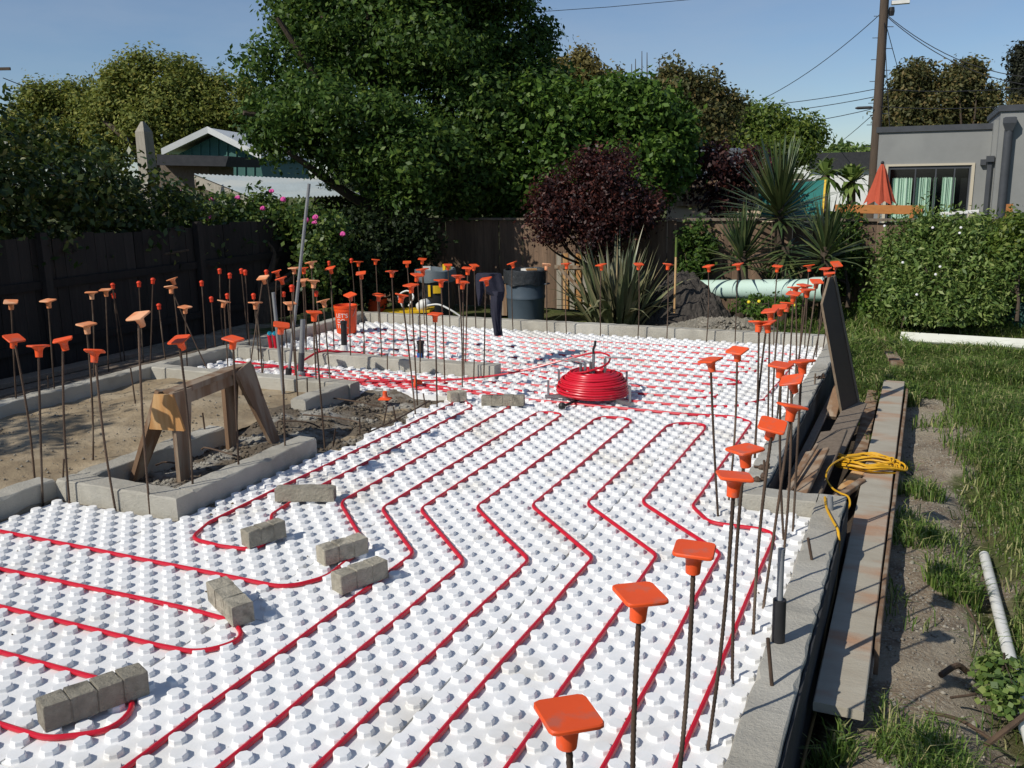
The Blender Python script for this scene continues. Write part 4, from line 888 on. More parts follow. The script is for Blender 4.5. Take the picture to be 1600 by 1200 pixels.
# ================================================================== FENCES
def fence(label, A_, B2, top, bot, n, boards_m, caps=True, skip=None, name='board_fence'):
    A_ = Vector(A_); B2 = Vector(B2); d = (B2-A_); ln = d.length; d.normalize(); nr = Vector((d.y, -d.x, 0)); e = empty(name, A_); tag(e, label, 'fence', 'wooden board fences')
    wd = ln/n; hh = top-bot; ms = []
    for k in range(4):
        m = MB(); m.box((0, 0, hh/2+R.uniform(-.015, .015)), (wd*.992+R.uniform(-.003, .001), .018, hh)); ms.append(m.mesh('board', MT[boards_m]))
    ang = math.atan2(d.y, d.x)
    for i in range(n):
        p = d*(wd*(i+.5)) + nr*R.uniform(-.004, .004); o = obj('board', R.choice(ms), e, (p.x, p.y, bot-A_.z+R.uniform(-.01, .01)), (0, R.gauss(0, .004), ang))
    for z in (.25, hh*.62):
        m = MB(); m.bar(nr*(-.035)+Vector((0, 0, z)), d*ln+nr*(-.035)+Vector((0, 0, z)), .04, .09); m.build('rail', MT[boards_m], e)
    if caps: m = MB(); m.bar(Vector((0, 0, hh+.02)), d*ln+Vector((0, 0, hh+.02)), .13, .036); m.build('cap_rail', MT['wood_grey'], e)
    k = 0
    while k*2.4 < ln:
        p = d*(k*2.4)+nr*(-.07); MB().box((p.x, p.y, hh/2), (.09, .09, hh+.02)).build('post', MT[boards_m], e); k += 1
    return e
fence('weathered board fence across the back behind the plants', (-9.2, 14.5, -.2), (5.5, 14.5, -.2), 1.27, -.2, 100, 'fence')
fence('dark shaded board fence along the left side under the hedge', (-8.9, 14.4, 0), (-8.9, .5, 0), 1.42, -.05, 95, 'fence_shade', caps=False)
e = empty('lattice_gate', (-4.98, 14.32, -.2)); tag(e, 'small pale wooden gate panel with diagonal brace behind the round trash can', 'gate')
for i in range(6): MB().box((-.55+i*.115, 0, .48), (.085, .018, .92)).build('slat', MT['wood_new'] if i % 2 else MT['postwood'], e)
MB().box((-.26, -.02, .72), (.72, .02, .06)).build('cross_bar', MT['wood_old'], e); MB().bar((-.55, -.03, .72), (.0, -.03, .2), .05, .02, upv=(0, 1, 0)).build('brace', MT['wood_old'], e)
# lumber along left wall
for k, (x, z, lb) in enumerate(((-7.62, .05, 'long plank lying outside the shaded left wall, nearest it'), (-7.95, .04, 'long plank beside the left fence, middle of three'), (-8.35, .05, 'long plank against the foot of the left fence'))):
    board('lumber_plank', lb, 'plank', (x, 4.5+k*.3, z), (x+.05, 8.6-k*.4, z+.01), .2, .05, 'wood_grey', group='planks by the left fence')

# ================================================================== FOLIAGE
def leaves_mesh(name, P, Nn, size, m, asp=.55, rng=None, fold=.0):
    n = len(P); rg = rng
    T = rg.normal(size=(n, 3)); T -= (T*Nn).sum(1, keepdims=True)*Nn; T /= np.linalg.norm(T, axis=1, keepdims=True)+1e-9
    S = np.cross(Nn, T); sz = size*(.6+.8*rg.random((n, 1))); h = sz*.5; w_ = h*asp
    v = np.stack([P-T*h, P+S*w_+Nn*fold*h, P+T*h, P-S*w_+Nn*fold*h], 1).reshape(-1, 3)
    f = np.arange(n*4).reshape(-1, 4); return npmesh(name, v, f, m)
def crown_pts(lobes, nclump, per, cs, rg, shell=.55, flat=1., up=.25):
    vol = np.array([l[3]*l[4]*l[5] for l in lobes])**.67; pr = vol/vol.sum(); idx = rg.choice(len(lobes), nclump, p=pr)
    L_ = np.array([l[:6] for l in lobes]); d = rg.normal(size=(nclump, 3)); d /= np.linalg.norm(d, axis=1, keepdims=True)
    r_ = shell+(1-shell)*rg.random((nclump, 1))**.6
    C = L_[idx, :3]+d*r_*L_[idx, 3:]
    k = nclump*per; ci = np.repeat(np.arange(nclump), per); csr = cs*(.5+rg.random(nclump))
    o = rg.normal(size=(k, 3)); o /= np.linalg.norm(o, axis=1, keepdims=True); o *= rg.random((k, 1))**.45; o[:, 2] *= flat
    P = C[ci]+o*csr[ci][:, None]
    Nn = o*.5+d[ci]*.45+rg.normal(size=(k, 3))*.5+np.array([0, 0, up]); Nn /= np.linalg.norm(Nn, axis=1, keepdims=True)
    return P, Nn
def plant(name, label, cat, lobes, lm, size, nclump, per, cs, seed, trunk=None, group=None, shell=.55, asp=.55, flat=1., up=.25, fold=0., limbs=6, tr=.12, sub=7):
    rg = np.random.default_rng(seed); c = np.mean([l[:3] for l in lobes], 0)
    if trunk is None: trunk = (c[0], c[1], float(ground_z(c[0], c[1])))
    e = empty(name, trunk); tag(e, label, cat, group)
    big = []
    for l in lobes:
        l = tuple(l); big.append((l[0], l[1], l[2], l[3]*.86, l[4]*.86, l[5]*.86))
        for q in range(sub):
            dv = rg.normal(size=3); dv /= np.linalg.norm(dv); k_ = rg.uniform(.26, .48); big.append((l[0]+dv[0]*l[3]*.85, l[1]+dv[1]*l[4]*.85, l[2]+dv[2]*l[5]*.85, l[3]*k_, l[4]*k_, l[5]*k_))
        for q in range(sub*2):
            dv = rg.normal(size=3); dv /= np.linalg.norm(dv); k_ = rg.uniform(.08, .19); g_r = rg.uniform(.92, 1.12); big.append((l[0]+dv[0]*l[3]*g_r, l[1]+dv[1]*l[4]*g_r, l[2]+dv[2]*l[5]*g_r, l[3]*k_, l[4]*k_, l[5]*k_))
    P, Nn = crown_pts(big, nclump, per, cs, rg, shell, flat, up)
    P = P-np.array(trunk); P[:, 2] = np.maximum(P[:, 2], .03)
    obj('crown', leaves_mesh('crown', P, Nn, size, LM[lm], asp, rg, fold), e)
    m = MB(); top = Vp(c)-Vector(trunk); sp = Vector((top.x*.3, top.y*.3, max(.2, top.z*.45)))
    m.tube(spline([(0, 0, -.1), sp*.5+Vector((tr*.4, 0, 0)), sp], 4), [tr*(1.25-.06*i) for i in range(9)], 8)
    for k in range(limbs):
        l = lobes[k % len(lobes)]; t = Vp(l[:3])-Vector(trunk)+Vector(tuple(rg.normal(size=3)*np.array(l[3:6])*.45)); mid = (sp+t)/2+Vector(tuple(rg.normal(size=3)*.12*t.length*.5))
        q = spline([sp*.85, mid, t], 5); m.tube(q, [tr*.55*(1-i/len(q)*.85) for i in range(len(q))], 6)
    m.build('trunk', MT['bark'], e, smooth=True); return e
def lobe(px, py, dep, rx, ry, rd=None):
    c = D(px, py, dep); s = dep/FPX; return (c[0], c[1], c[2], rx*s, (rd or rx)*s, ry*s)

# left hedge over the fence (several clipped masses) and out of frame to the left
plant('hedge', 'tall dark glossy hedge overhanging the left fence', 'hedge', [(-9.9, y, z, .95, 1.1, zr) for y, z, zr in ((4.4, 2.1, 1.0), (5.6, 2.15, 1.05), (6.8, 2.15, 1.15), (8.0, 1.85, .95), (9.1, 1.5, .70), (10.1, 1.3, .5), (3.0, 2.2, 1.2), (1.6, 2.2, 1.2))] + [(-9.3, .9, 3.3, 1.0, .9, 1.1), (-9.6, -.4, 3.0, 1.1, 1.0, 1.2)] + [(-9.35, y, 1.65, .55, .9, .55) for y in (4.5, 6., 7.5, 9.)], 'hedge', .095, 2100, 22, .26, 11, trunk=(-9.8, 6.5, -.2), shell=.7, limbs=10)
plant('garden_tree', 'tall leafy tree above the hedge at the left picture edge', 'tree', [(-11.4, 7.0, 2.8, .9, 1.0, .8), (-11.9, 5.6, 3.0, 1.1, 1.2, 1.0)], 'hedge', .12, 520, 24, .34, 12, trunk=(-11.6, 6.3, -.2))
plant('rose_bush', 'climbing rose with pink flowers over the left fence corner', 'rose bush', [lobe(330, 345, 14.2, 50, 32, 40), lobe(420, 345, 14.2, 65, 32, 40), lobe(505, 368, 13.8, 40, 36, 40), lobe(500, 420, 13.6, 34, 45, 28), lobe(380, 355, 13.8, 60, 30, 30)], 'rose', .085, 620, 20, .22, 13, trunk=(-8.75, 10.6, -.1), shell=.5, asp=.6)
rb = bpy.data.objects['rose_bush']
for k, (px, py) in enumerate(((443, 312), (425, 299), (331, 312), (283, 301), (373, 309), (412, 326), (480, 344), (494, 340), (493, 348), (536, 366), (338, 370), (330, 340))):
    p = Vp(D(px, py, 13.3)); m = MB(); s = R.uniform(.028, .046)
    for q in range(3): m.lathe([(s*(.4+.2*q), -.02+.012*q), (s*(.9-.12*q), .012+.012*q), (s*(.8-.2*q), .03+.01*q)], 9, (p-rb.location)+Vector((R.uniform(-.01, .01), 0, 0)), Euler((1.1+.2*q, R.uniform(-.3, .3), R.uniform(-.5, .5))).to_matrix())
    m.build('flower', MT['pink'], rb)
# rounded olive trees behind left
plant('acacia_tree', 'large rounded olive green tree behind the teal house', 'tree', [lobe(265, 128, 40, 62, 44), lobe(200, 165, 40, 55, 50), lobe(310, 165, 40, 60, 48), lobe(250, 205, 40, 85, 45), lobe(365, 165, 40, 40, 45), lobe(165, 200, 40, 32, 48)], 'acacia', .17, 2600, 26, .5, 21, trunk=tuple(D(255, 330, 40)), shell=.75, tr=.4, up=.5)
plant('acacia_tree', 'lower rounded olive tree left of the large rounded tree', 'tree', [lobe(75, 165, 46, 42, 32), lobe(115, 165, 46, 42, 34), lobe(60, 215, 46, 60, 42), lobe(110, 215, 46, 50, 42)], 'acacia', .19, 1100, 26, .55, 22, trunk=tuple(D(90, 330, 46)), shell=.75, tr=.35, up=.5)
# the big dark tree, its left side reaching over the fence corner
plant('big_tree', 'huge dense dark green tree rising out of the top of the picture', 'tree', [lobe(620, 60, 17, 170, 95), lobe(470, 120, 16, 80, 90), lobe(540, 195, 15.2, 115, 62), lobe(720, 180, 16.5, 110, 110), lobe(440, 200, 15.2, 55, 45), lobe(660, -40, 17, 150, 90), lobe(520, -30, 17, 110, 80), lobe(800, 60, 17, 55, 70), lobe(640, 260, 15.6, 110, 65), lobe(650, 258, 14.9, 60, 40), lobe(720, 285, 15.9, 60, 50), lobe(770, 130, 16.8, 60, 70), lobe(850, 130, 17.2, 40, 45)], 'big', .098, 7600, 20, .28, 31, trunk=tuple(Vp(D(640, 440, 17))), shell=.45, tr=.3, limbs=18)
plant('leafy_tree', 'brighter green leafy tree behind the purple shrub', 'tree', [lobe(830, 225, 16.2, 70, 80), lobe(930, 195, 16.5, 70, 60), lobe(1010, 185, 16.5, 55, 50), lobe(960, 260, 16.2, 85, 55), lobe(800, 285, 16.2, 55, 50), lobe(1035, 260, 16.5, 45, 50), lobe(880, 290, 16.0, 60, 45), lobe(880, 180, 16.6, 60, 40), lobe(975, 165, 16.6, 45, 35), lobe(1060, 215, 16.6, 35, 45)], 'bright', .115, 3000, 17, .24, 32, trunk=tuple(Vp(D(900, 420, 16.5))), shell=.5, tr=.12, asp=.6, limbs=12, sub=9)
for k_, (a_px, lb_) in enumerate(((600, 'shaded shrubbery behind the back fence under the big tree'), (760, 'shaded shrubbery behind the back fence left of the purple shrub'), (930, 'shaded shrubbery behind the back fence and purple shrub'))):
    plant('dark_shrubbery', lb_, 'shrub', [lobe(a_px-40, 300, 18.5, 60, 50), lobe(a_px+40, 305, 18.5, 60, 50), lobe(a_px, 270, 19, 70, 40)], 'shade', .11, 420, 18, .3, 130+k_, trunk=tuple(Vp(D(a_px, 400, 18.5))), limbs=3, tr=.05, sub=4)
plant('garden_tree', 'pale yellow-tan tree top behind the leafy tree', 'tree', [lobe(900, 120, 30, 40, 35), lobe(940, 140, 30, 30, 30), lobe(870, 140, 30, 30, 40)], 'tan', .14, 560, 24, .38, 33, trunk=tuple(D(905, 330, 30)), shell=.7)
plant('garden_tree', 'brownish olive tree with bare twigs at its top, right of the leafy tree', 'tree', [lobe(1050, 150, 27, 42, 42), lobe(1095, 160, 27, 35, 40), lobe(1135, 175, 27, 24, 30), lobe(1080, 215, 27, 60, 40)], 'brown', .13, 800, 24, .34, 34, trunk=tuple(D(1075, 330, 27)), shell=.6)
tw = bpy.data.objects.get('garden_tree.002'); 
for px, y0, y1 in ((987, 100, 150), (993, 92, 150), (1003, 80, 140), (1011, 82, 140), (1030, 92, 150), (1040, 95, 140)):
    if tw:
        a, b = Vp(D(px-4, y1+30, 27))-tw.location, Vp(D(px, y0, 27))-tw.location; MB().tube([a, a.lerp(b, .5)+Vector((.04, 0, 0)), b], [.03, .02, .01], 5).build('bare_twig', MT['bark'], tw)
plant('garden_tree', 'fresh lime green tree behind the cream house', 'tree', [lobe(1140, 205, 33, 45, 30), lobe(1195, 195, 33, 45, 32), lobe(1245, 225, 33, 40, 32), lobe(1180, 235, 33, 70, 28)], 'lime', .15, 900, 24, .4, 35, trunk=tuple(D(1190, 330, 33)), shell=.6)
plant('garden_tree', 'small distant green tree between palms and utility pole', 'tree', [lobe(1325, 248, 60, 30, 16), lobe(1345, 250, 60, 22, 14), lobe(1300, 255, 60, 25, 18)], 'bush', .4, 200, 22, .7, 36, trunk=tuple(D(1325, 300, 60)), shell=.6)
plant('plum_tree', 'dense dark purple-red shrub in front of the back fence', 'shrub', [lobe(880, 305, 14.2, 36, 34, 40), lobe(945, 285, 14.2, 38, 34, 45), lobe(988, 330, 14.2, 36, 36, 40), lobe(862, 340, 14., 32, 40, 35), lobe(930, 345, 14., 58, 48, 35), lobe(915, 250, 14.3, 22, 20, 20), lobe(965, 250, 14.3, 18, 18, 18)], 'plum', .06, 1350, 20, .22, 41, trunk=tuple(atY(930, 492, 14.1)), shell=.3, tr=.05, sub=11, limbs=12)
plant('plum_tree', 'loose purple leaved shrub in front of the cream house', 'shrub', [lobe(1120, 280, 17, 45, 45), lobe(1165, 275, 17, 45, 40), lobe(1190, 265, 17, 30, 25), lobe(1130, 320, 17, 40, 25)], 'plum', .09, 330, 18, .22, 42, trunk=tuple(Vp(D(1140, 420, 17))), shell=.35, tr=.05)
plant('dark_bush', 'dark leafy bush below the right yucca by the fence', 'bush', [lobe(1325, 380, 13.6, 32, 50, 35), lobe(1310, 420, 13.4, 25, 35, 25)], 'big', .07, 330, 20, .16, 43, trunk=tuple(atY(1325, 470, 13.7)), shell=.5, tr=.03)
plant('dark_bush', 'ivy covered dark bush left of the middle fence post', 'bush', [lobe(1085, 390, 14.3, 26, 45, 20), lobe(1075, 430, 14.3, 20, 30, 20)], 'big', .07, 160, 20, .14, 44, trunk=tuple(atY(1085, 470, 14.2)), tr=.03)
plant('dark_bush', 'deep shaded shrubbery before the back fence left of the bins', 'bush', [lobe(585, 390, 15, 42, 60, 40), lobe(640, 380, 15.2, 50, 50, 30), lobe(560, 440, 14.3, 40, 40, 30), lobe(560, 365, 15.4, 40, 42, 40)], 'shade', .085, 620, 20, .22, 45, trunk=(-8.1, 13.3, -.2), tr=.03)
plant('garden_bush', 'big leafy bush with small white flowers at the right fence', 'bush', [lobe(1425, 405, 12.5, 42, 38, 40), lobe(1500, 400, 12.3, 48, 42, 40), lobe(1460, 450, 12.0, 60, 36, 40), lobe(1395, 425, 12.6, 26, 36, 30), lobe(1540, 445, 11.9, 36, 40, 35), lobe(1480, 365, 12.8, 30, 18, 20), lobe(1440, 372, 12.7, 22, 16, 18), lobe(1525, 372, 12.6, 24, 20, 20), lobe(1420, 480, 12.0, 36, 20, 30), lobe(1510, 485, 11.8, 46, 20, 30), lobe(1465, 490, 11.7, 32, 16, 25)] + [lobe(1390+q*17, R.uniform(345, 385), 12.5, R.uniform(7, 13), R.uniform(10, 20), 10) for q in range(10)], 'bush', .078, 1050, 17, .27, 46, trunk=tuple(atY(1470, 505, 12.9)), shell=.12, tr=.016, limbs=14, sub=9, asp=.36, fold=.25)
gbh = bpy.data.objects['garden_bush']
for k in range(8):
    p = Vp(D(R.uniform(1380, 1550), R.uniform(345, 470), R.uniform(11.3, 11.9))); m = MB(); m.lathe([(.005, 0), (.017, .006), (.010, .012)], 6, p-gbh.location, Euler((1.3, 0, 0)).to_matrix()); m.build('flower', MT['whitepetal'], gbh)
plant('garden_bush', 'bright yellow-green bush at the right picture edge', 'bush', [lobe(1585, 375, 12.2, 48, 42, 40), lobe(1610, 400, 12.1, 45, 45, 40), lobe(1565, 410, 12.0, 30, 30, 25), lobe(1590, 450, 12.2, 35, 30, 25)], 'lime', .07, 700, 20, .16, 47, trunk=tuple(atY(1590, 490, 13.0)), shell=.4, tr=.02)
plant('garden_tree', 'brown-green knobbly tree behind the grey house, left clump', 'tree', [lobe(1415, 150, 42, 25, 45), lobe(1440, 125, 42, 18, 24), lobe(1405, 180, 42, 28, 25), lobe(1445, 180, 42, 25, 26)], 'brown', .18, 700, 24, .48, 48, trunk=tuple(D(1425, 330, 42)), shell=.65)
plant('garden_tree', 'brown-green knobbly tree behind the grey house, right clump', 'tree', [lobe(1500, 130, 42, 24, 32), lobe(1480, 165, 42, 30, 40), lobe(1520, 120, 42, 14, 18), lobe(1525, 175, 42, 30, 28), lobe(1548, 150, 42, 10, 14)], 'brown', .18, 800, 24, .48, 49, trunk=tuple(D(1500, 330, 42)), shell=.65)
plant('garden_tree', 'low olive tree just above the grey house roof at right', 'tree', [lobe(1580, 180, 44, 30, 14), lobe(1610, 182, 44, 30, 16)], 'tan', .18, 240, 22, .5, 50, trunk=tuple(D(1590, 330, 44)))
plant('cypress_tree', 'dark conifer at the right picture edge', 'tree', [lobe(1602, 120, 48, 16, 50), lobe(1598, 95, 48, 14, 25), lobe(1604, 150, 48, 14, 30)], 'cypress', .18, 420, 26, .5, 51, trunk=tuple(D(1606, 330, 48)), shell=.6)
for k, (px, py, dep, s, lb) in enumerate(((1290, 275, 30, 40, 'small palm left of the utility pole'), (1330, 285, 30, 42, 'spiky palm just left of the utility pole'))):
    rg = np.random.default_rng(60+k); c = Vp(D(px, py, dep)); tr_ = Vp(D(px, 380, dep)); e = empty('palm_tree', tr_); tag(e, lb, 'palm', 'distant palms'); m = MB(); sc_ = s*dep/FPX
    MB().tube([(0, 0, 0), c-tr_], .14, 8).build('trunk', MT['bark'], e)
    for i in range(60):
        a = rg.uniform(0, 6.28); el = rg.uniform(-.7, 1.3); d = Vector((math.cos(a)*math.cos(el), math.sin(a)*math.cos(el), math.sin(el))); pp = c-tr_; q1 = pp+d*sc_*.6; q2 = pp+d*sc_-Vector((0, 0, .25*sc_)); s_ = d.cross(Vector((0, 0, 1))).normalized()*.09
        m.add([pp-s_*.3, pp+s_*.3, q1+s_, q1-s_, q2], [(0, 1, 2, 3), (3, 2, 4)])
    m.build('crown', LM['bush'], e)

# blades for flax and yucca
def blade(ln, wd, droop, curl, seg=5):
    m = MB()
    for i in range(seg+1):
        t = i/seg; w_ = wd*(.55+.9*t if t < .4 else (1-t)/.6*.91+.02)*.5; z = ln*t*(1-droop*.35*t*t); y = ln*droop*t**2.2*.6
        m.v += [(-w_, y+curl*w_, z), (0, y-curl*w_*.6, z), (w_, y+curl*w_, z)]
    for i in range(seg):
        for k in range(2): m.f.append((i*3+k, i*3+k+1, (i+1)*3+k+1, (i+1)*3+k))
    return m
FB = [blade(1., .092, dp, .3).mesh('flax_leaf', LM['flax'], True) for dp in (.05, .25, .55, .9)]; FD = blade(1., .03, .1, .3).mesh('dry_leaf', LM['dry'], True)
fx = Vector((-4.05, 12.75, -.2)); e = empty('flax_plant', fx); tag(e, 'large clump of flax with long sword leaves behind the back wall', 'flax plant')
for i in range(165):
    a = R.uniform(0, 6.28); r_ = R.uniform(0, .36); ln = R.uniform(.75, 1.35) if i > 14 else R.uniform(1.3, 1.65); ti = R.uniform(.08, .72) if i > 14 else R.uniform(.05, .35)
    q = Euler((0, 0, a)).to_quaternion() @ Euler((-ti, 0, 0)).to_quaternion(); o = obj('flax_leaf', FD if i % 29 == 3 else R.choice(FB[:2] if ti < .4 else FB), e, (-r_*math.sin(a), r_*math.cos(a), R.uniform(0, .1)), None, (R.uniform(.8, 1.25), 1, ln)); o.rotation_mode = 'QUATERNION'; o.rotation_quaternion = q @ Euler((0, 0, R.uniform(-.5, .5))).to_quaternion()
YB = [blade(1., .06, dp, .25, 4).mesh('yucca_leaf', LM['yucca'], True) for dp in (.02, .12, .3)]
for k, (px, py, Y, L0, n, lb) in enumerate(((1218, 318, 13.9, 1.08, 170, 'tallest yucca with a big spiky head before the green tarp'), (1160, 392, 13.6, .80, 90, 'low spiky yucca left of the tallest yucca'), (1290, 385, 13.4, .85, 90, 'spiky yucca right of the tallest yucca'), (1228, 385, 13.5, .62, 50, 'drooping lower yucca head in the middle'))):
    c = Vp(atY(px, py, Y)); b = Vector((c.x, c.y, -.2)); e = empty('yucca_plant', b); tag(e, lb, 'yucca', 'yuccas at the back fence'); MB().tube(spline([(0, 0, -.05), (.03, 0, (c.z+.2)*.5), (0, 0, c.z+.2)], 4), .07, 8).build('stem', MT['bark'], e, smooth=True)
    for i in range(n):
        a = R.uniform(0, 6.28); t = (i+.5)/n; ti = .12+1.55*t+R.uniform(-.12, .12) if k != 3 else 1.2+1.4*t; ln = L0*R.uniform(.75, 1.05)
        o = obj('yucca_leaf', YB[0 if ti < 1. else R.choice((1, 2))], e, (0, 0, c.z+.2-.25*t), None, (1, 1, ln)); o.rotation_mode = 'QUATERNION'; o.rotation_quaternion = Euler((0, 0, a)).to_quaternion() @ Euler((-ti, 0, 0)).to_quaternion()

# ================================================================== HOUSES AND STREET THINGS BEHIND
# grey modern house at right
YH = 30.; zb = -.3
def hx(px): return float(atY(px, 265, YH)[0])
def hz(px, py): return float(atY(px, py, YH)[2])
xl_, xr_, xs_ = hx(1370), hx(1545), hx(1545); zt = hz(1450, 205)
e = empty('grey_house', (xl_, YH, zb)); tag(e, 'modern grey stucco house with flat roof and glass sliding doors', 'house')
def hb(name, x0, x1, y0, y1, z0, z1, m, par=None):
    pr = par or e; off = Vector(e.location) if par is None else Vector(e.location)
    return MB().box(((x0+x1)/2-off.x, (y0+y1)/2-off.y, (z0+z1)/2-off.z), (x1-x0, y1-y0, z1-z0)).build(name, MT[m], pr)
dx0, dx1 = hx(1389), hx(1517); dz1 = hz(1450, 259)
hb('wall', xl_, dx0, YH, YH+5, zb, zt, 'stucco'); hb('wall', dx1, xr_, YH, YH+5, zb, zt, 'stucco'); hb('wall', dx0, dx1, YH, YH+5, dz1, zt, 'stucco'); hb('wall', dx0, dx1, YH+1.5, YH+5, zb, dz1, 'trim')
fr = hb('door_frame', dx0, dx1, YH+.02, YH+.10, dz1-.09, dz1-.002, 'trim')
for t in (0, .325, .575, .80, .98): hb('mullion', dx0+(dx1-dx0)*t, dx0+(dx1-dx0)*(t+.018), YH+.02, YH+.10, zb, dz1-.09, 'trim')
for a0, a1 in ((.018, .325), (.343, .575), (.593, .80), (.818, .98)): hb('pane', dx0+(dx1-dx0)*a0, dx0+(dx1-dx0)*a1, YH+.30, YH+.32, zb, dz1-.09, 'glass')
for a0, a1 in ((.05, .30), (.35, .53), (.565, .61), (.67, .83)):
    m = MB(); n = 36; x0, x1 = dx0+(dx1-dx0)*a0, dx0+(dx1-dx0)*a1; zt_ = dz1-.34
    for i in range(n+1):
        x = x0+(x1-x0)*i/n; y = YH+.20+.035*math.sin(i*1.15+math.sin(i*.37)*1.5)+.02*math.sin(i*.43); m.v += [(x-e.location.x, y-YH, 0), (x-e.location.x, y-YH, zt_-zb+.02*math.sin(i*2.1))]
    m.f = [(2*i, 2*i+2, 2*i+3, 2*i+1) for i in range(n)]; m.build('curtain', MT['curtain'], e, smooth=True)
for x0, x1, z0, z1 in ((dx0-.10, dx0-.02, zb, dz1+.06), (dx1+.02, dx1+.10, zb, dz1+.06), (dx0-.02, dx1+.02, dz1+.0, dz1+.06)): hb('casing', x0, x1, YH-.03, YH+.01, z0, z1, 'creamtrim')
hb('roof_edge', xl_-.08, xr_, YH-.06, YH+5.05, zt, zt+.16, 'trim')
# right wing, nearer and taller
xw = hx(1552); zt2 = zt+.42
hb('wall', xw, xw+9, YH-1.0, YH+5, zb, zt2, 'stucco'); hb('roof_edge', xw-.06, xw+9, YH-1.06, YH+5.05, zt2, zt2+.16, 'trim'); hb('wall', xr_, xw, YH-.5, YH+5, zb, zt2-.2, 'stucco')
dpx = hx(1566)
MB().tube([(dpx-e.location.x, -1.12, 0), (dpx-e.location.x, -1.12, zt2-zb-.5)], .11, 12).build('downspout', MT['trim'], e, smooth=True)
MB().lathe([(.12, 0), (.22, .2), (.22, .34), (.16, .36)], 4, (dpx-e.location.x, -1.14, zt2-zb-.52), rotz(.785)).build('leader_head', MT['trim'], e)
lx_ = hx(1535); hb('wall_light', lx_-.07, lx_+.07, YH-.14, YH, hz(1535, 258), hz(1535, 249), 'trim'); lx2 = hx(1544); hb('wall_light', lx2-.1, lx2+.1, YH-.68, YH-.5, hz(1544, 253), hz(1544, 244), 'trim'); hb('vent_pipe', lx2-.06, lx2+.05, YH-.60, YH-.5, zb, hz(1544, 249), 'trim')
# umbrella
ub = Vp(D(1378, 268, 24.5)); um = empty('patio_umbrella', (ub.x, ub.y, -.2)); tag(um, 'closed terracotta patio umbrella before the glass doors', 'umbrella')
uz = lambda py: float(D(1378, py, 24.5)[2])+.2
m = MB(); n = 32; pr = [(256, .03), (266, .10), (285, .18), (300, .26), (317, .37)]
for py, r_ in pr: m.v += [(r_*(1+.14*math.cos(8*a))*math.cos(a), r_*(1+.14*math.cos(8*a))*math.sin(a), uz(py)+(-.05*math.cos(8*a) if py > 310 else 0)) for a in np.linspace(0, 2*math.pi, n, endpoint=False)]
for i in range(4):
    for k in range(n): m.f.append((i*n+k, (i*n+(k+1) % n), (i+1)*n+(k+1) % n, (i+1)*n+k))
m.f.append(tuple(range(n))); m.build('canopy', MT['umbrella'], um); MB().tube([(0, 0, 0), (0, 0, uz(255))], .03, 8).build('pole', MT['wood_old'], um); MB().lathe([(.03, 0), (.05, .04), (.02, .09)], 8, (0, 0, uz(257))).build('finial', MT['black'], um)
MB().lathe([(.3, 0), (.3, .08), (.06, .12)], 16).build('base', MT['trim'], um)
# orange deck beam
da, db = Vp(D(1306, 326, 19)), Vp(D(1442, 328, 17.6)); db.z = da.z
board('deck_rail', 'orange stained wooden rail above the right fence', 'rail', da, db, .17, .06, 'deck', upv=(0, -1, 0))
for k, (px, dep) in enumerate(((1345, 18.6), (1425, 17.7))): p = Vp(D(px, 330, dep)); MB().box((p.x, p.y+.06, (p.z-.3)/2), (.09, .06, p.z+.25)).build('rail_post', MT['deck'], bpy.data.objects['deck_rail'])
board('white_rail', 'white board lying along the top of the right fence', 'board', Vp(D(1470, 334, 14.6)), Vp(D(1530, 330, 14.3)), .06, .05, 'pvc')
p = Vp(D(1577, 326, 15.5)); tag(MB().box((p.x, p.y, p.z-.5), (.1, .1, 1.15)).build('fence_post', MT['deck']), 'short orange post behind the fence near the right edge', 'post')
# cream house
YC = 21.
def rectY(name, px0, py0, px1, py1, Y, dep, m, par, top=None):
    a = atY(px0, py1, Y); b = atY(px1, py0, Y); z0 = min(a[2], b[2]); z1 = max(a[2], b[2])
    return MB().box(((a[0]+b[0])/2-par.location.x, Y+dep/2-par.location.y, (z0+z1)/2-par.location.z), (b[0]-a[0], dep, z1-z0)).build(name, MT[m], par)
ch_ = empty('cream_house', tuple(Vp(atY(1130, 330, YC)))); ch_.location.z = -.2; tag(ch_, 'cream stucco house with grey shingle roof behind the yuccas', 'house')
rectY('wall', 1040, 283, 1228, 400, YC, 5, 'cream', ch_)
ra_, rb_, rc, rdd = [Vp(q)-Vector(ch_.location) for q in (atY(1030, 283, YC-.5), atY(1235, 283, YC-.5), atY(1195, 243, YC+3.2), atY(1095, 243, YC+3.2))]
rb_.z = ra_.z; rc.z = rdd.z; MB().prism([ra_, rb_, rc, rdd], (0, .02, -.10)).build('roof', MT['roofgrey'], ch_)
MB().bar(ra_+Vector((0, 0, -.06)), rb_+Vector((0, 0, -.06)), .08, .16).build('eave_fascia', MT['wood_old'], ch_)
rectY('wood_beam', 1050, 313, 1150, 322, YC-.12, .1, 'wood_old', ch_)
for px in (1105, 1148): p = Vp(atY(px, 245, YC+1.6))-Vector(ch_.location); MB().lathe([(.10, -.3), (.10, .05), (.16, .06), (.17, .15), (.10, .2)], 10, p).build('roof_vent', MT['steel'], ch_)
tg = empty('green_tarp', tuple(Vp(D(1250, 335, 17.5)))); tag(tg, 'dark teal tarp panel with yellow edge behind the tallest yucca', 'tarp')
q = [Vp(D(x, y, d_))-Vector(tg.location) for x, y, d_ in ((1185, 292, 18.2), (1290, 281, 17.3), (1285, 336, 17.3), (1190, 340, 18.2))]; MB().prism(q, Vector(FH)*.05).build('tarp_sheet', MT['tarp'], tg); MB().bar(q[1], q[2], .035, .035).build('yellow_pole', MT['yellow'], tg)
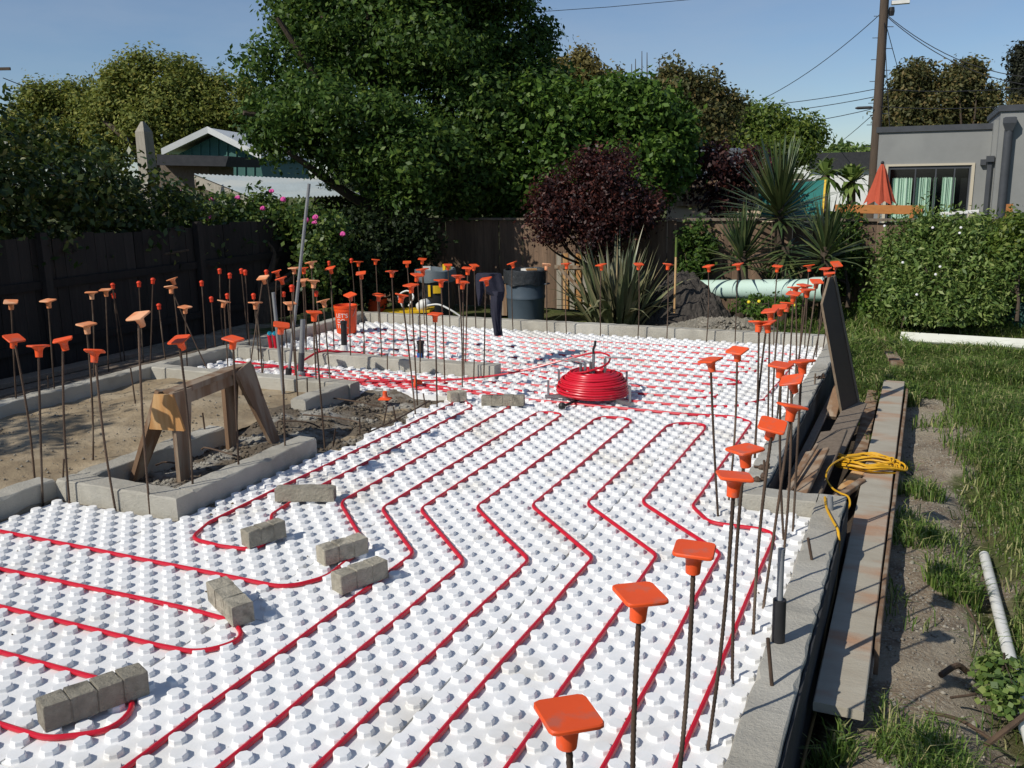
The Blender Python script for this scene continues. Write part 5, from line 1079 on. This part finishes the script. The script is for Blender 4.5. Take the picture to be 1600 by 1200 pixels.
wh = empty('pale_house', tuple(Vp(D(1330, 330, 50)))); wh.location.z = -.3; tag(wh, 'pale blue-white house far behind the palms', 'house'); c = Vp(D(1318, 290, 50))-Vector(wh.location); MB().box((c.x, c.y+2, c.z-.6), (4.2, 4, 3.0)).build('wall', MT['white'], wh); MB().box((c.x+.6, c.y+2, c.z+1.3), (4.8, 4.6, .9)).build('roof', MT['roofdark'], wh)
# teal house at left
th = empty('teal_house', tuple(Vp(D(330, 300, 25)))); th.location.z = -.2; tag(th, 'teal sided house with white gable fascia behind the metal roof', 'house'); TL = Vector(th.location)
def tp_(px, py, d_=25.): return Vp(D(px, py, d_))-TL
bk_ = Vector(FH)*6
g0, g1, g2 = tp_(262, 243), tp_(333, 209), tp_(415, 250); gb0, gb1 = tp_(275, 300), tp_(415, 300)
MB().prism([gb0, gb1, tp_(405, 246), tp_(333, 213), tp_(275, 243)], bk_).build('wall', MT['tealwall'], th)
for k in range(9):
    x = 285+k*14; a = tp_(x, 298)-Vector(FH)*.02; yt_ = 213+abs(x-333)*.47; MB().bar(a, tp_(x, yt_+2)-Vector(FH)*.02, .03, .03).build('batten', MT['tealwall'], th)
for a, b in ((g0, g1), (g1, g2)):
    off = Vector((0, 0, .0)); MB().prism([a-Vector(FH)*.45, b-Vector(FH)*.45, b-Vector(FH)*.45+Vector((0, 0, .17)), a-Vector(FH)*.45+Vector((0, 0, .17))], Vector(FH)*.05).build('gable_fascia', MT['white'], th)
    MB().prism([a-Vector(FH)*.39+Vector((0, 0, .05)), b-Vector(FH)*.39+Vector((0, 0, .05)), b-Vector(FH)*.39+Vector((0, 0, .14)), a-Vector(FH)*.39+Vector((0, 0, .14))], bk_).build('roof', MT['white'], th)
e = empty('low_shed', tuple(Vp(D(295, 300, 21)))); e.location.z = -.2; tag(e, 'low dark flat roofed shed in front of the teal house', 'shed'); EL = Vector(e.location)
MB().prism([Vp(D(x, y, 21))-EL for x, y in ((245, 241), (357, 244), (352, 260), (245, 258))], Vector(FH)*3).build('roof_fascia', MT['roofdark'], e); MB().prism([Vp(D(x, y, 21.5))-EL for x, y in ((250, 258), (326, 260), (326, 345), (250, 345))], Vector(FH)*2).build('wall', MT['wood_grey'], e)
# corrugated lean-to roof
e = empty('metal_roof_shed', tuple(Vp(D(430, 310, 18)))); e.location.z = -.2; tag(e, 'lean-to shed with pale corrugated metal roof behind the roses', 'shed'); EL = Vector(e.location)
c0_, c1_, c2_, c3_ = Vp(D(303, 272, 19)), Vp(D(500, 281, 20)), Vp(D(575, 304, 17.6)), Vp(D(400, 311, 16.6)); m = MB(); n = 120
for i in range(n+1):
    t = i/n; w_ = .018*math.sin(i*math.pi/2*1.0); a = c0_.lerp(c1_, t); b = c3_.lerp(c2_, t)
    m.v += [tuple(a-EL+Vector((0, 0, w_))), tuple(b-EL+Vector((0, 0, w_)))]
m.f = [(2*i, 2*i+1, 2*i+3, 2*i+2) for i in range(n)]; m.build('roof_sheet', MT['tin'], e)
MB().prism([c0_-EL+Vector((0, 0, -.03)), c3_-EL+Vector((0, 0, -.03)), c3_-EL+Vector((0, 0, -.20)), c0_-EL+Vector((0, 0, -.22))], (c1_-c0_).normalized()*.05).build('barge_board', MT['postwood'], e)
for p in (c0_, c1_, c2_, c3_): q = p-EL; MB().box((q.x+.1 if p in (c0_, c3_) else q.x-.1, q.y, q.z/2-.05), (.1, .1, q.z-.12)).build('post', MT['wood_grey'], e)
# weathered post
p = Vp(D(232, 270, 17)); p.z = -.2; t = Vp(over(223, 190, p)); hgt = t.z+.2; e = empty('wooden_post', p); tag(e, 'pale weathered square post with pointed top above the hedge', 'post'); ln_ = (t-p).normalized()
m = MB(); s0 = .115
for z, s in ((0, s0*1.2), (hgt-.18, s0*.92), (hgt, .025)): c = (t-p)*(z/hgt); m.v += [(c.x+s*a, c.y+s*b, z) for a, b in ((-1, -1), (1, -1), (1, 1), (-1, 1))]
m.f = [(i*4+k, i*4+(k+1) % 4, (i+1)*4+(k+1) % 4, (i+1)*4+k) for i in range(2) for k in range(4)]+[(8, 9, 10, 11)]; m.build('shaft', MT['postwood'], e)
# utility pole and wires
pd = 34.; pb_ = Vp(D(1362, 330, pd)); pb_.z = -.3; pt = Vp(over(1384, -30, pb_)); e = empty('utility_pole', pb_); tag(e, 'tall brown wooden utility pole beside the grey house', 'utility pole')
MB().tube([(0, 0, 0), (pt-pb_)*.5, pt-pb_], [.18, .165, .145], 12).build('shaft', MT['pole'], e, smooth=True)
def onp(py): return Vp(over(1383-(py)*.067, py, pb_))
for k in range(14):
    q = onp(25+k*17)-pb_; s = 1 if k % 2 else -1; MB().tube([q+Vector(RH)*(s*.15), q+Vector(RH)*(s*.36)], .014, 5).build('step', MT['steel'], e)
q = onp(18)-pb_; MB().lathe([(.09, -.14), (.11, 0), (.09, .14)], 8, q+Vector(RH)*.25).build('bracket', MT['black'], e); q = onp(4)-pb_; MB().box(q+Vector(RH)*.55, (.6, .25, .12)).build('lamp_head', MT['pvc'], e)
q = onp(168)-pb_; MB().lathe([(.02, -.3), (.05, -.22), (.05, .22), (.02, .3)], 8, q-Vector(RH)*.5, Matrix.Rotation(math.pi/2, 3, 'Y')).build('splice_case', MT['black'], e)
WR = [((1383, 16), (1180, 160), 40, 'overhead wire sloping down left from the pole top', .6), ((1390, 22), (1600, 132), 30, 'overhead wire sloping down right from the pole top, lower', .8), ((1392, 20), (1600, 120), 30, 'overhead wire sloping down right from the pole top, upper', .8),
      ((1372, 138), (1050, 168), 44, 'overhead wire running left from the pole, highest of the bundle', .5), ((1370, 150), (1060, 180), 44, 'overhead wire running left from the pole, second of the bundle', .5), ((1368, 168), (1080, 200), 44, 'overhead wire running left from the pole, thick lowest', .6),
      ((1372, 139), (1620, 136), 26, 'overhead wire running right from the pole behind the trees, upper', .2), ((1369, 166), (1620, 163), 26, 'overhead wire running right from the pole behind the trees, lower', .2), ((1358, 172), (1305, 228), 50, 'thin wire falling left from the splice case', .1), ((1385, 26), (1390, 200), 31, 'thin wire hanging straight beside the pole', .05), ((1388, 26), (1408, 125), 40, 'thin wire hanging slanted right of the pole', .05)]
for (a, b, dep, lb, sag) in WR:
    A_ = onp(a[1]); B2 = Vp(D(b[0], b[1], dep)); pts = [A_.lerp(B2, t)-Vector((0, 0, sag*4*t*(1-t)*.5)) for t in np.linspace(0, 1, 14)]
    tag(MB().tube(pts, .014, 5).build('overhead_wire', MT['wire']), lb, 'wire', 'overhead wires')
for (a, b, lb) in (((815, 18), (1090, -6), 'faint high wire crossing above the big tree'),):
    A_ = Vp(D(a[0]-200, a[1]+16, 60)); B2 = Vp(D(b[0]+200, b[1]-14, 60)); tag(MB().tube([A_, A_.lerp(B2, .5)-Vector((0, 0, .15)), B2], .02, 5).build('overhead_wire', MT['wire']), lb, 'wire', 'overhead wires')
A_ = Vp(D(-20, 108, 40)); e = empty('utility_pole', (A_.x, A_.y, -.3)); tag(e, 'distant utility pole crossarm at the far left edge', 'utility pole'); MB().tube([(0, 0, 0), (0, 0, A_.z+.9)], .14, 8).build('shaft', MT['pole'], e); MB().bar(Vector((0, 0, A_.z+.3))-Vector(RH)*1.0, Vector((0, 0, A_.z+.3))+Vector(RH)*1.0, .1, .12).build('crossarm', MT['pole'], e)
A_ = Vp(D(5, 122, 40)); B2 = Vp(D(80, 145, 45)); tag(MB().tube([A_, A_.lerp(B2, .5)-Vector((0, 0, .1)), B2], .02, 5).build('overhead_wire', MT['wire']), 'short wire at the far left above the rounded tree', 'wire', 'overhead wires')

# ================================================================== GRASS, PEBBLES, ROOTS
rg = np.random.default_rng(5)
def blades(name, X, Y, h, wd, label, m='grass', lean=.45):
    n = len(X); Z = ground_z(X, Y)-.01; a = rg.uniform(0, 6.28, n); la = rg.uniform(0, 6.28, n); ll = rg.random(n)*lean*h
    dx, dy = np.cos(a)*wd, np.sin(a)*wd; B = np.stack([X, Y, Z], -1); T = B+np.stack([np.cos(la)*ll, np.sin(la)*ll, h*(1-.3*min(lean, 1.4))], -1); Mi = B+np.stack([np.cos(la)*ll*.3, np.sin(la)*ll*.3, h*.6], -1); S = np.stack([dx, dy, 0*dx], -1)
    v = np.stack([B-S, B+S, Mi+S*.75, T, Mi-S*.75], 1).reshape(-1, 3); f = (np.array([(0, 1, 2), (0, 2, 4), (4, 2, 3)])[None]+(np.arange(n)*5)[:, None, None]).reshape(-1, 3)
    return tag(obj(name, npmesh(name, v, f, LM[m])), label, 'grass', kind='stuff')
def gdens(X, Y):
    d = sstep(.22, .60, X+.16*nz2(X, Y, 1.4, 2)-.12*(1-sstep(6, 7.5, Y))); d = np.maximum(d, sstep(9.6, 11.2, Y+.5*nz2(X, Y, 1.5, 3)))
    d = np.maximum(d, .75*sstep(.35, .7, nz2(X, Y, 2.1, 8))); d = d*np.clip(.75+.6*nz2(X, Y, 2.7, 1)+.3, .2, 1)
    d *= 1-.85*np.exp(-((X-.5)/.15)**2)*(1-sstep(6.4, 7.4, Y))
    d *= 1-.9*np.exp(-(((X-.35)/.5)**2+((Y-8.4)/.5)**2)); d *= 1-.8*np.exp(-(((X-.15)/.35)**2+((Y-5.2)/1.3)**2))
    return d
n = 330000; Y = 2.4+13.0*rg.random(n)**.8; X = -.05+(Y*.42+1.2)*rg.random(n); k = rg.random(n) < gdens(X, Y)*.9; X, Y = X[k], Y[k]
xe = -.74+.80*rg.random(9000); ye = 9.4+2.6*rg.random(9000); X = np.concatenate([X, xe]); Y = np.concatenate([Y, ye])
hh = .05+.10*rg.random(len(X))+.08*np.clip(nz2(X, Y, 1.9, 6), 0, 1)+.05*sstep(9, 12, Y)
blades('grass', X, Y, hh*(1.1+.5*sstep(6.5, 9, Y)), .0022+.0003*Y, 'rough green grass over the right side of the garden', lean=1.3)
n = 26000; X = -3.6+4.2*rg.random(n); Y = 11.5+2.9*rg.random(n); k = rg.random(n) < .75*sstep(-2.9, -1.3, X+.3*nz2(X, Y, 2, 1)); X, Y = X[k], Y[k]; blades('tall_weeds', X, Y, .12+.22*rg.random(len(X)), .009, 'tall weeds round the mint green pipe', 'grass', .8)
def tuft(label, px, py, n, r, h):
    c = G(px, py, -.22); a = rg.uniform(0, 6.28, n); q = r*np.sqrt(rg.random(n)); X = c[0]+q*np.cos(a); Y = c[1]+q*np.sin(a); o = blades('grass_tuft', X, Y, h*(.5+.7*rg.random(n)), .0045, label, 'grass', 1.0); del o['kind']; tag(o, group='grass tufts')
tuft('large grass tuft beside the top of the white pipe', 1490, 905, 420, .15, .19); tuft('grass tuft at the middle of the long plank', 1425, 840, 300, .17, .13); tuft('grass tuft at the bottom beside the plank end', 1295, 1175, 200, .10, .17); tuft('grass tuft beyond the long plank cord', 1440, 770, 260, .16, .16); tuft('grass patch at the bottom edge right of the dirt', 1440, 1175, 420, .2, .07)
tuft('small grass tuft at the base of the dark leaning panel', 1338, 632, 160, .08, .22); tuft('grass strip between grey board and stained plank', 1345, 685, 160, .09, .12)
# pebbles
n = 2600; Y = 2.6+7.5*rg.random(n)**1.3; X = -.02+.75*rg.random(n)**1.2; ic = np.array([(0, 0, 1), (1, 0, 0), (0, 1, 0), (-1, 0, 0), (0, -1, 0), (0, 0, -1)], float); fi = np.array([(0, 1, 2), (0, 2, 3), (0, 3, 4), (0, 4, 1), (5, 2, 1), (5, 3, 2), (5, 4, 3), (5, 1, 4)])
def pebbles(name, X, Y, Z, s, label, m='stone'):
    n = len(X); sz = s*(.3+1.2*rg.random(n)**2.5); S = sz[:, None, None]*(.6+.8*rg.random((n, 6, 1))); a = rg.uniform(0, 6.28, n); R2 = np.zeros((n, 3, 3)); R2[:, 0, 0] = np.cos(a); R2[:, 0, 1] = -np.sin(a); R2[:, 1, 0] = np.sin(a); R2[:, 1, 1] = np.cos(a); R2[:, 2, 2] = .7
    v = np.einsum('nij,nkj->nki', R2, ic[None]*S)+np.stack([X, Y, Z], -1)[:, None, :]; f = (fi[None]+np.arange(n)[:, None, None]*6).reshape(-1, 3); return tag(obj(name, npmesh(name, v.reshape(-1, 3), f, MT[m])), label, 'pebbles', kind='stuff')
pebbles('pebbles', X, Y, ground_z(X, Y)+.001, .0115, 'loose pebbles strewn over the dirt path')
n = 2200; X = -5.0+1.15*rg.random(n); Y = 4.1+3.2*rg.random(n); Z = -.02+.03*nz2(X, Y, 2.6, 4)+.018*nz2(X, Y, 8, 1)+.05*np.exp(-((X+5.0)**2+(Y-6.3)**2)/.2)-.03*sstep(5.2, 6, Y)*sstep(-4.6, -4.2, X)+.004
pebbles('dirt_clods', X, Y, Z, .020, 'crumbly clods over the excavated dirt', 'dirt')
n = 900; X = -7.1+1.9*rg.random(n); Y = 3.8+3.1*rg.random(n); pebbles('sand_crumbs', X, Y, .02+.022*nz2(X, Y, 1.6)+.010*nz2(X, Y, 5, 3)+.05*np.exp(-((X+6.1)**2+(Y-6.2)**2)/.25), .010, 'small crumbs on the sandy fill', 'stone')
n = 2600; a = rg.uniform(0, 6.28, n); q = np.sqrt(rg.random(n)); X = -2.42+1.05*q*np.cos(a); Y = 12.35+.55*q*np.sin(a); pebbles('gravel_stones', X, Y, -.25+.33*np.maximum(0, 1-q*q)**1.1, .028, 'loose stones over the gravel heap', 'stone')
n = 700; X = -4.9+4.3*rg.random(n); Y = 1.6+5.6*rg.random(n); k = np.array([inside(a, b, .03) for a, b in zip(X, Y)]) & (rg.random(n) < .35+.65*sstep(-3.4, -4.1, X)); X, Y = X[k], Y[k]; pebbles('floor_crumbs', X, Y, .004+0*X, .0055, 'dirt crumbs scattered over the white foam', 'dirt')
# roots, twigs, clods at the trench
for k, (pts, r_, lb) in enumerate((([(1540, 1165, -.2), (1570, 1142, -.12), (1605, 1115, -.08)], .012, 'thick bare branch at the lower right corner'), ([(1445, 1112, -.2), (1500, 1125, -.2), (1555, 1160, -.24)], .008, 'thin root running across the dirt at the lower right'), ([(1470, 1055, -.2), (1495, 1040, -.19), (1512, 1050, -.24)], .014, 'stubby cut root on the trench edge'), ([(1510, 945, -.2), (1530, 985, -.25), (1540, 1010, -.3)], .005, 'thin twig hanging into the trench'), ([(1485, 1090, -.2), (1520, 1085, -.2), (1530, 1080, -.22)], .006, 'short pale twig beside the cut root'))):
    tag(MB().tube(spline([Vp(G(*p)) for p in pts], 6), r_, 7).build('tree_root', MT['root'], smooth=True), lb, 'root', 'roots and twigs')
plant('weed_plant', 'small broad leaved weed growing beside the white pipe', 'weed', [(*G(1560, 1060, -.2)[:2], -.18, .09, .10, .07), (*G(1570, 1090, -.2)[:2], -.2, .08, .08, .06)], 'bush', .034, 110, 7, .045, 71, trunk=tuple(G(1562, 1080, -.27)), asp=.9, limbs=2, tr=.006, up=1.)
plant('weed_plant', 'tall leafy weeds in front of the white flowered bush', 'weed', [lobe(1380, 470, 12.5, 30, 22), lobe(1420, 480, 12.3, 40, 20), lobe(1490, 490, 12.2, 40, 16)], 'bright', .06, 160, 12, .12, 72, trunk=tuple(atY(1410, 500, 12.7)), limbs=4, tr=.01)
plant('weed_plant', 'ferny weeds below the yuccas beside the mint pipe', 'weed', [lobe(1190, 412, 14.6, 60, 24), lobe(1270, 412, 14.2, 40, 22), lobe(1130, 412, 14.8, 30, 24)], 'bright', .06, 330, 14, .14, 73, trunk=tuple(atY(1200, 470, 13.4)), limbs=4, tr=.01)
plant('weed_plant', 'low weeds with yellow flowers before the mint pipe', 'weed', [lobe(1180, 480, 12.2, 30, 16), lobe(1220, 478, 12.2, 30, 16)], 'bright', .05, 130, 12, .1, 74, trunk=tuple(atY(1200, 495, 12.2)), limbs=3, tr=.008)
wp = bpy.data.objects['weed_plant.003']
for px, py in ((1170, 472), (1186, 471), (1241, 477)): m = MB(); m.lathe([(.006, 0), (.022, .008), (.012, .016)], 6, Vp(atY(px, py, 11.95))-wp.location, Euler((1.2, 0, 0)).to_matrix()); m.build('flower', MT['yellowpetal'], wp)
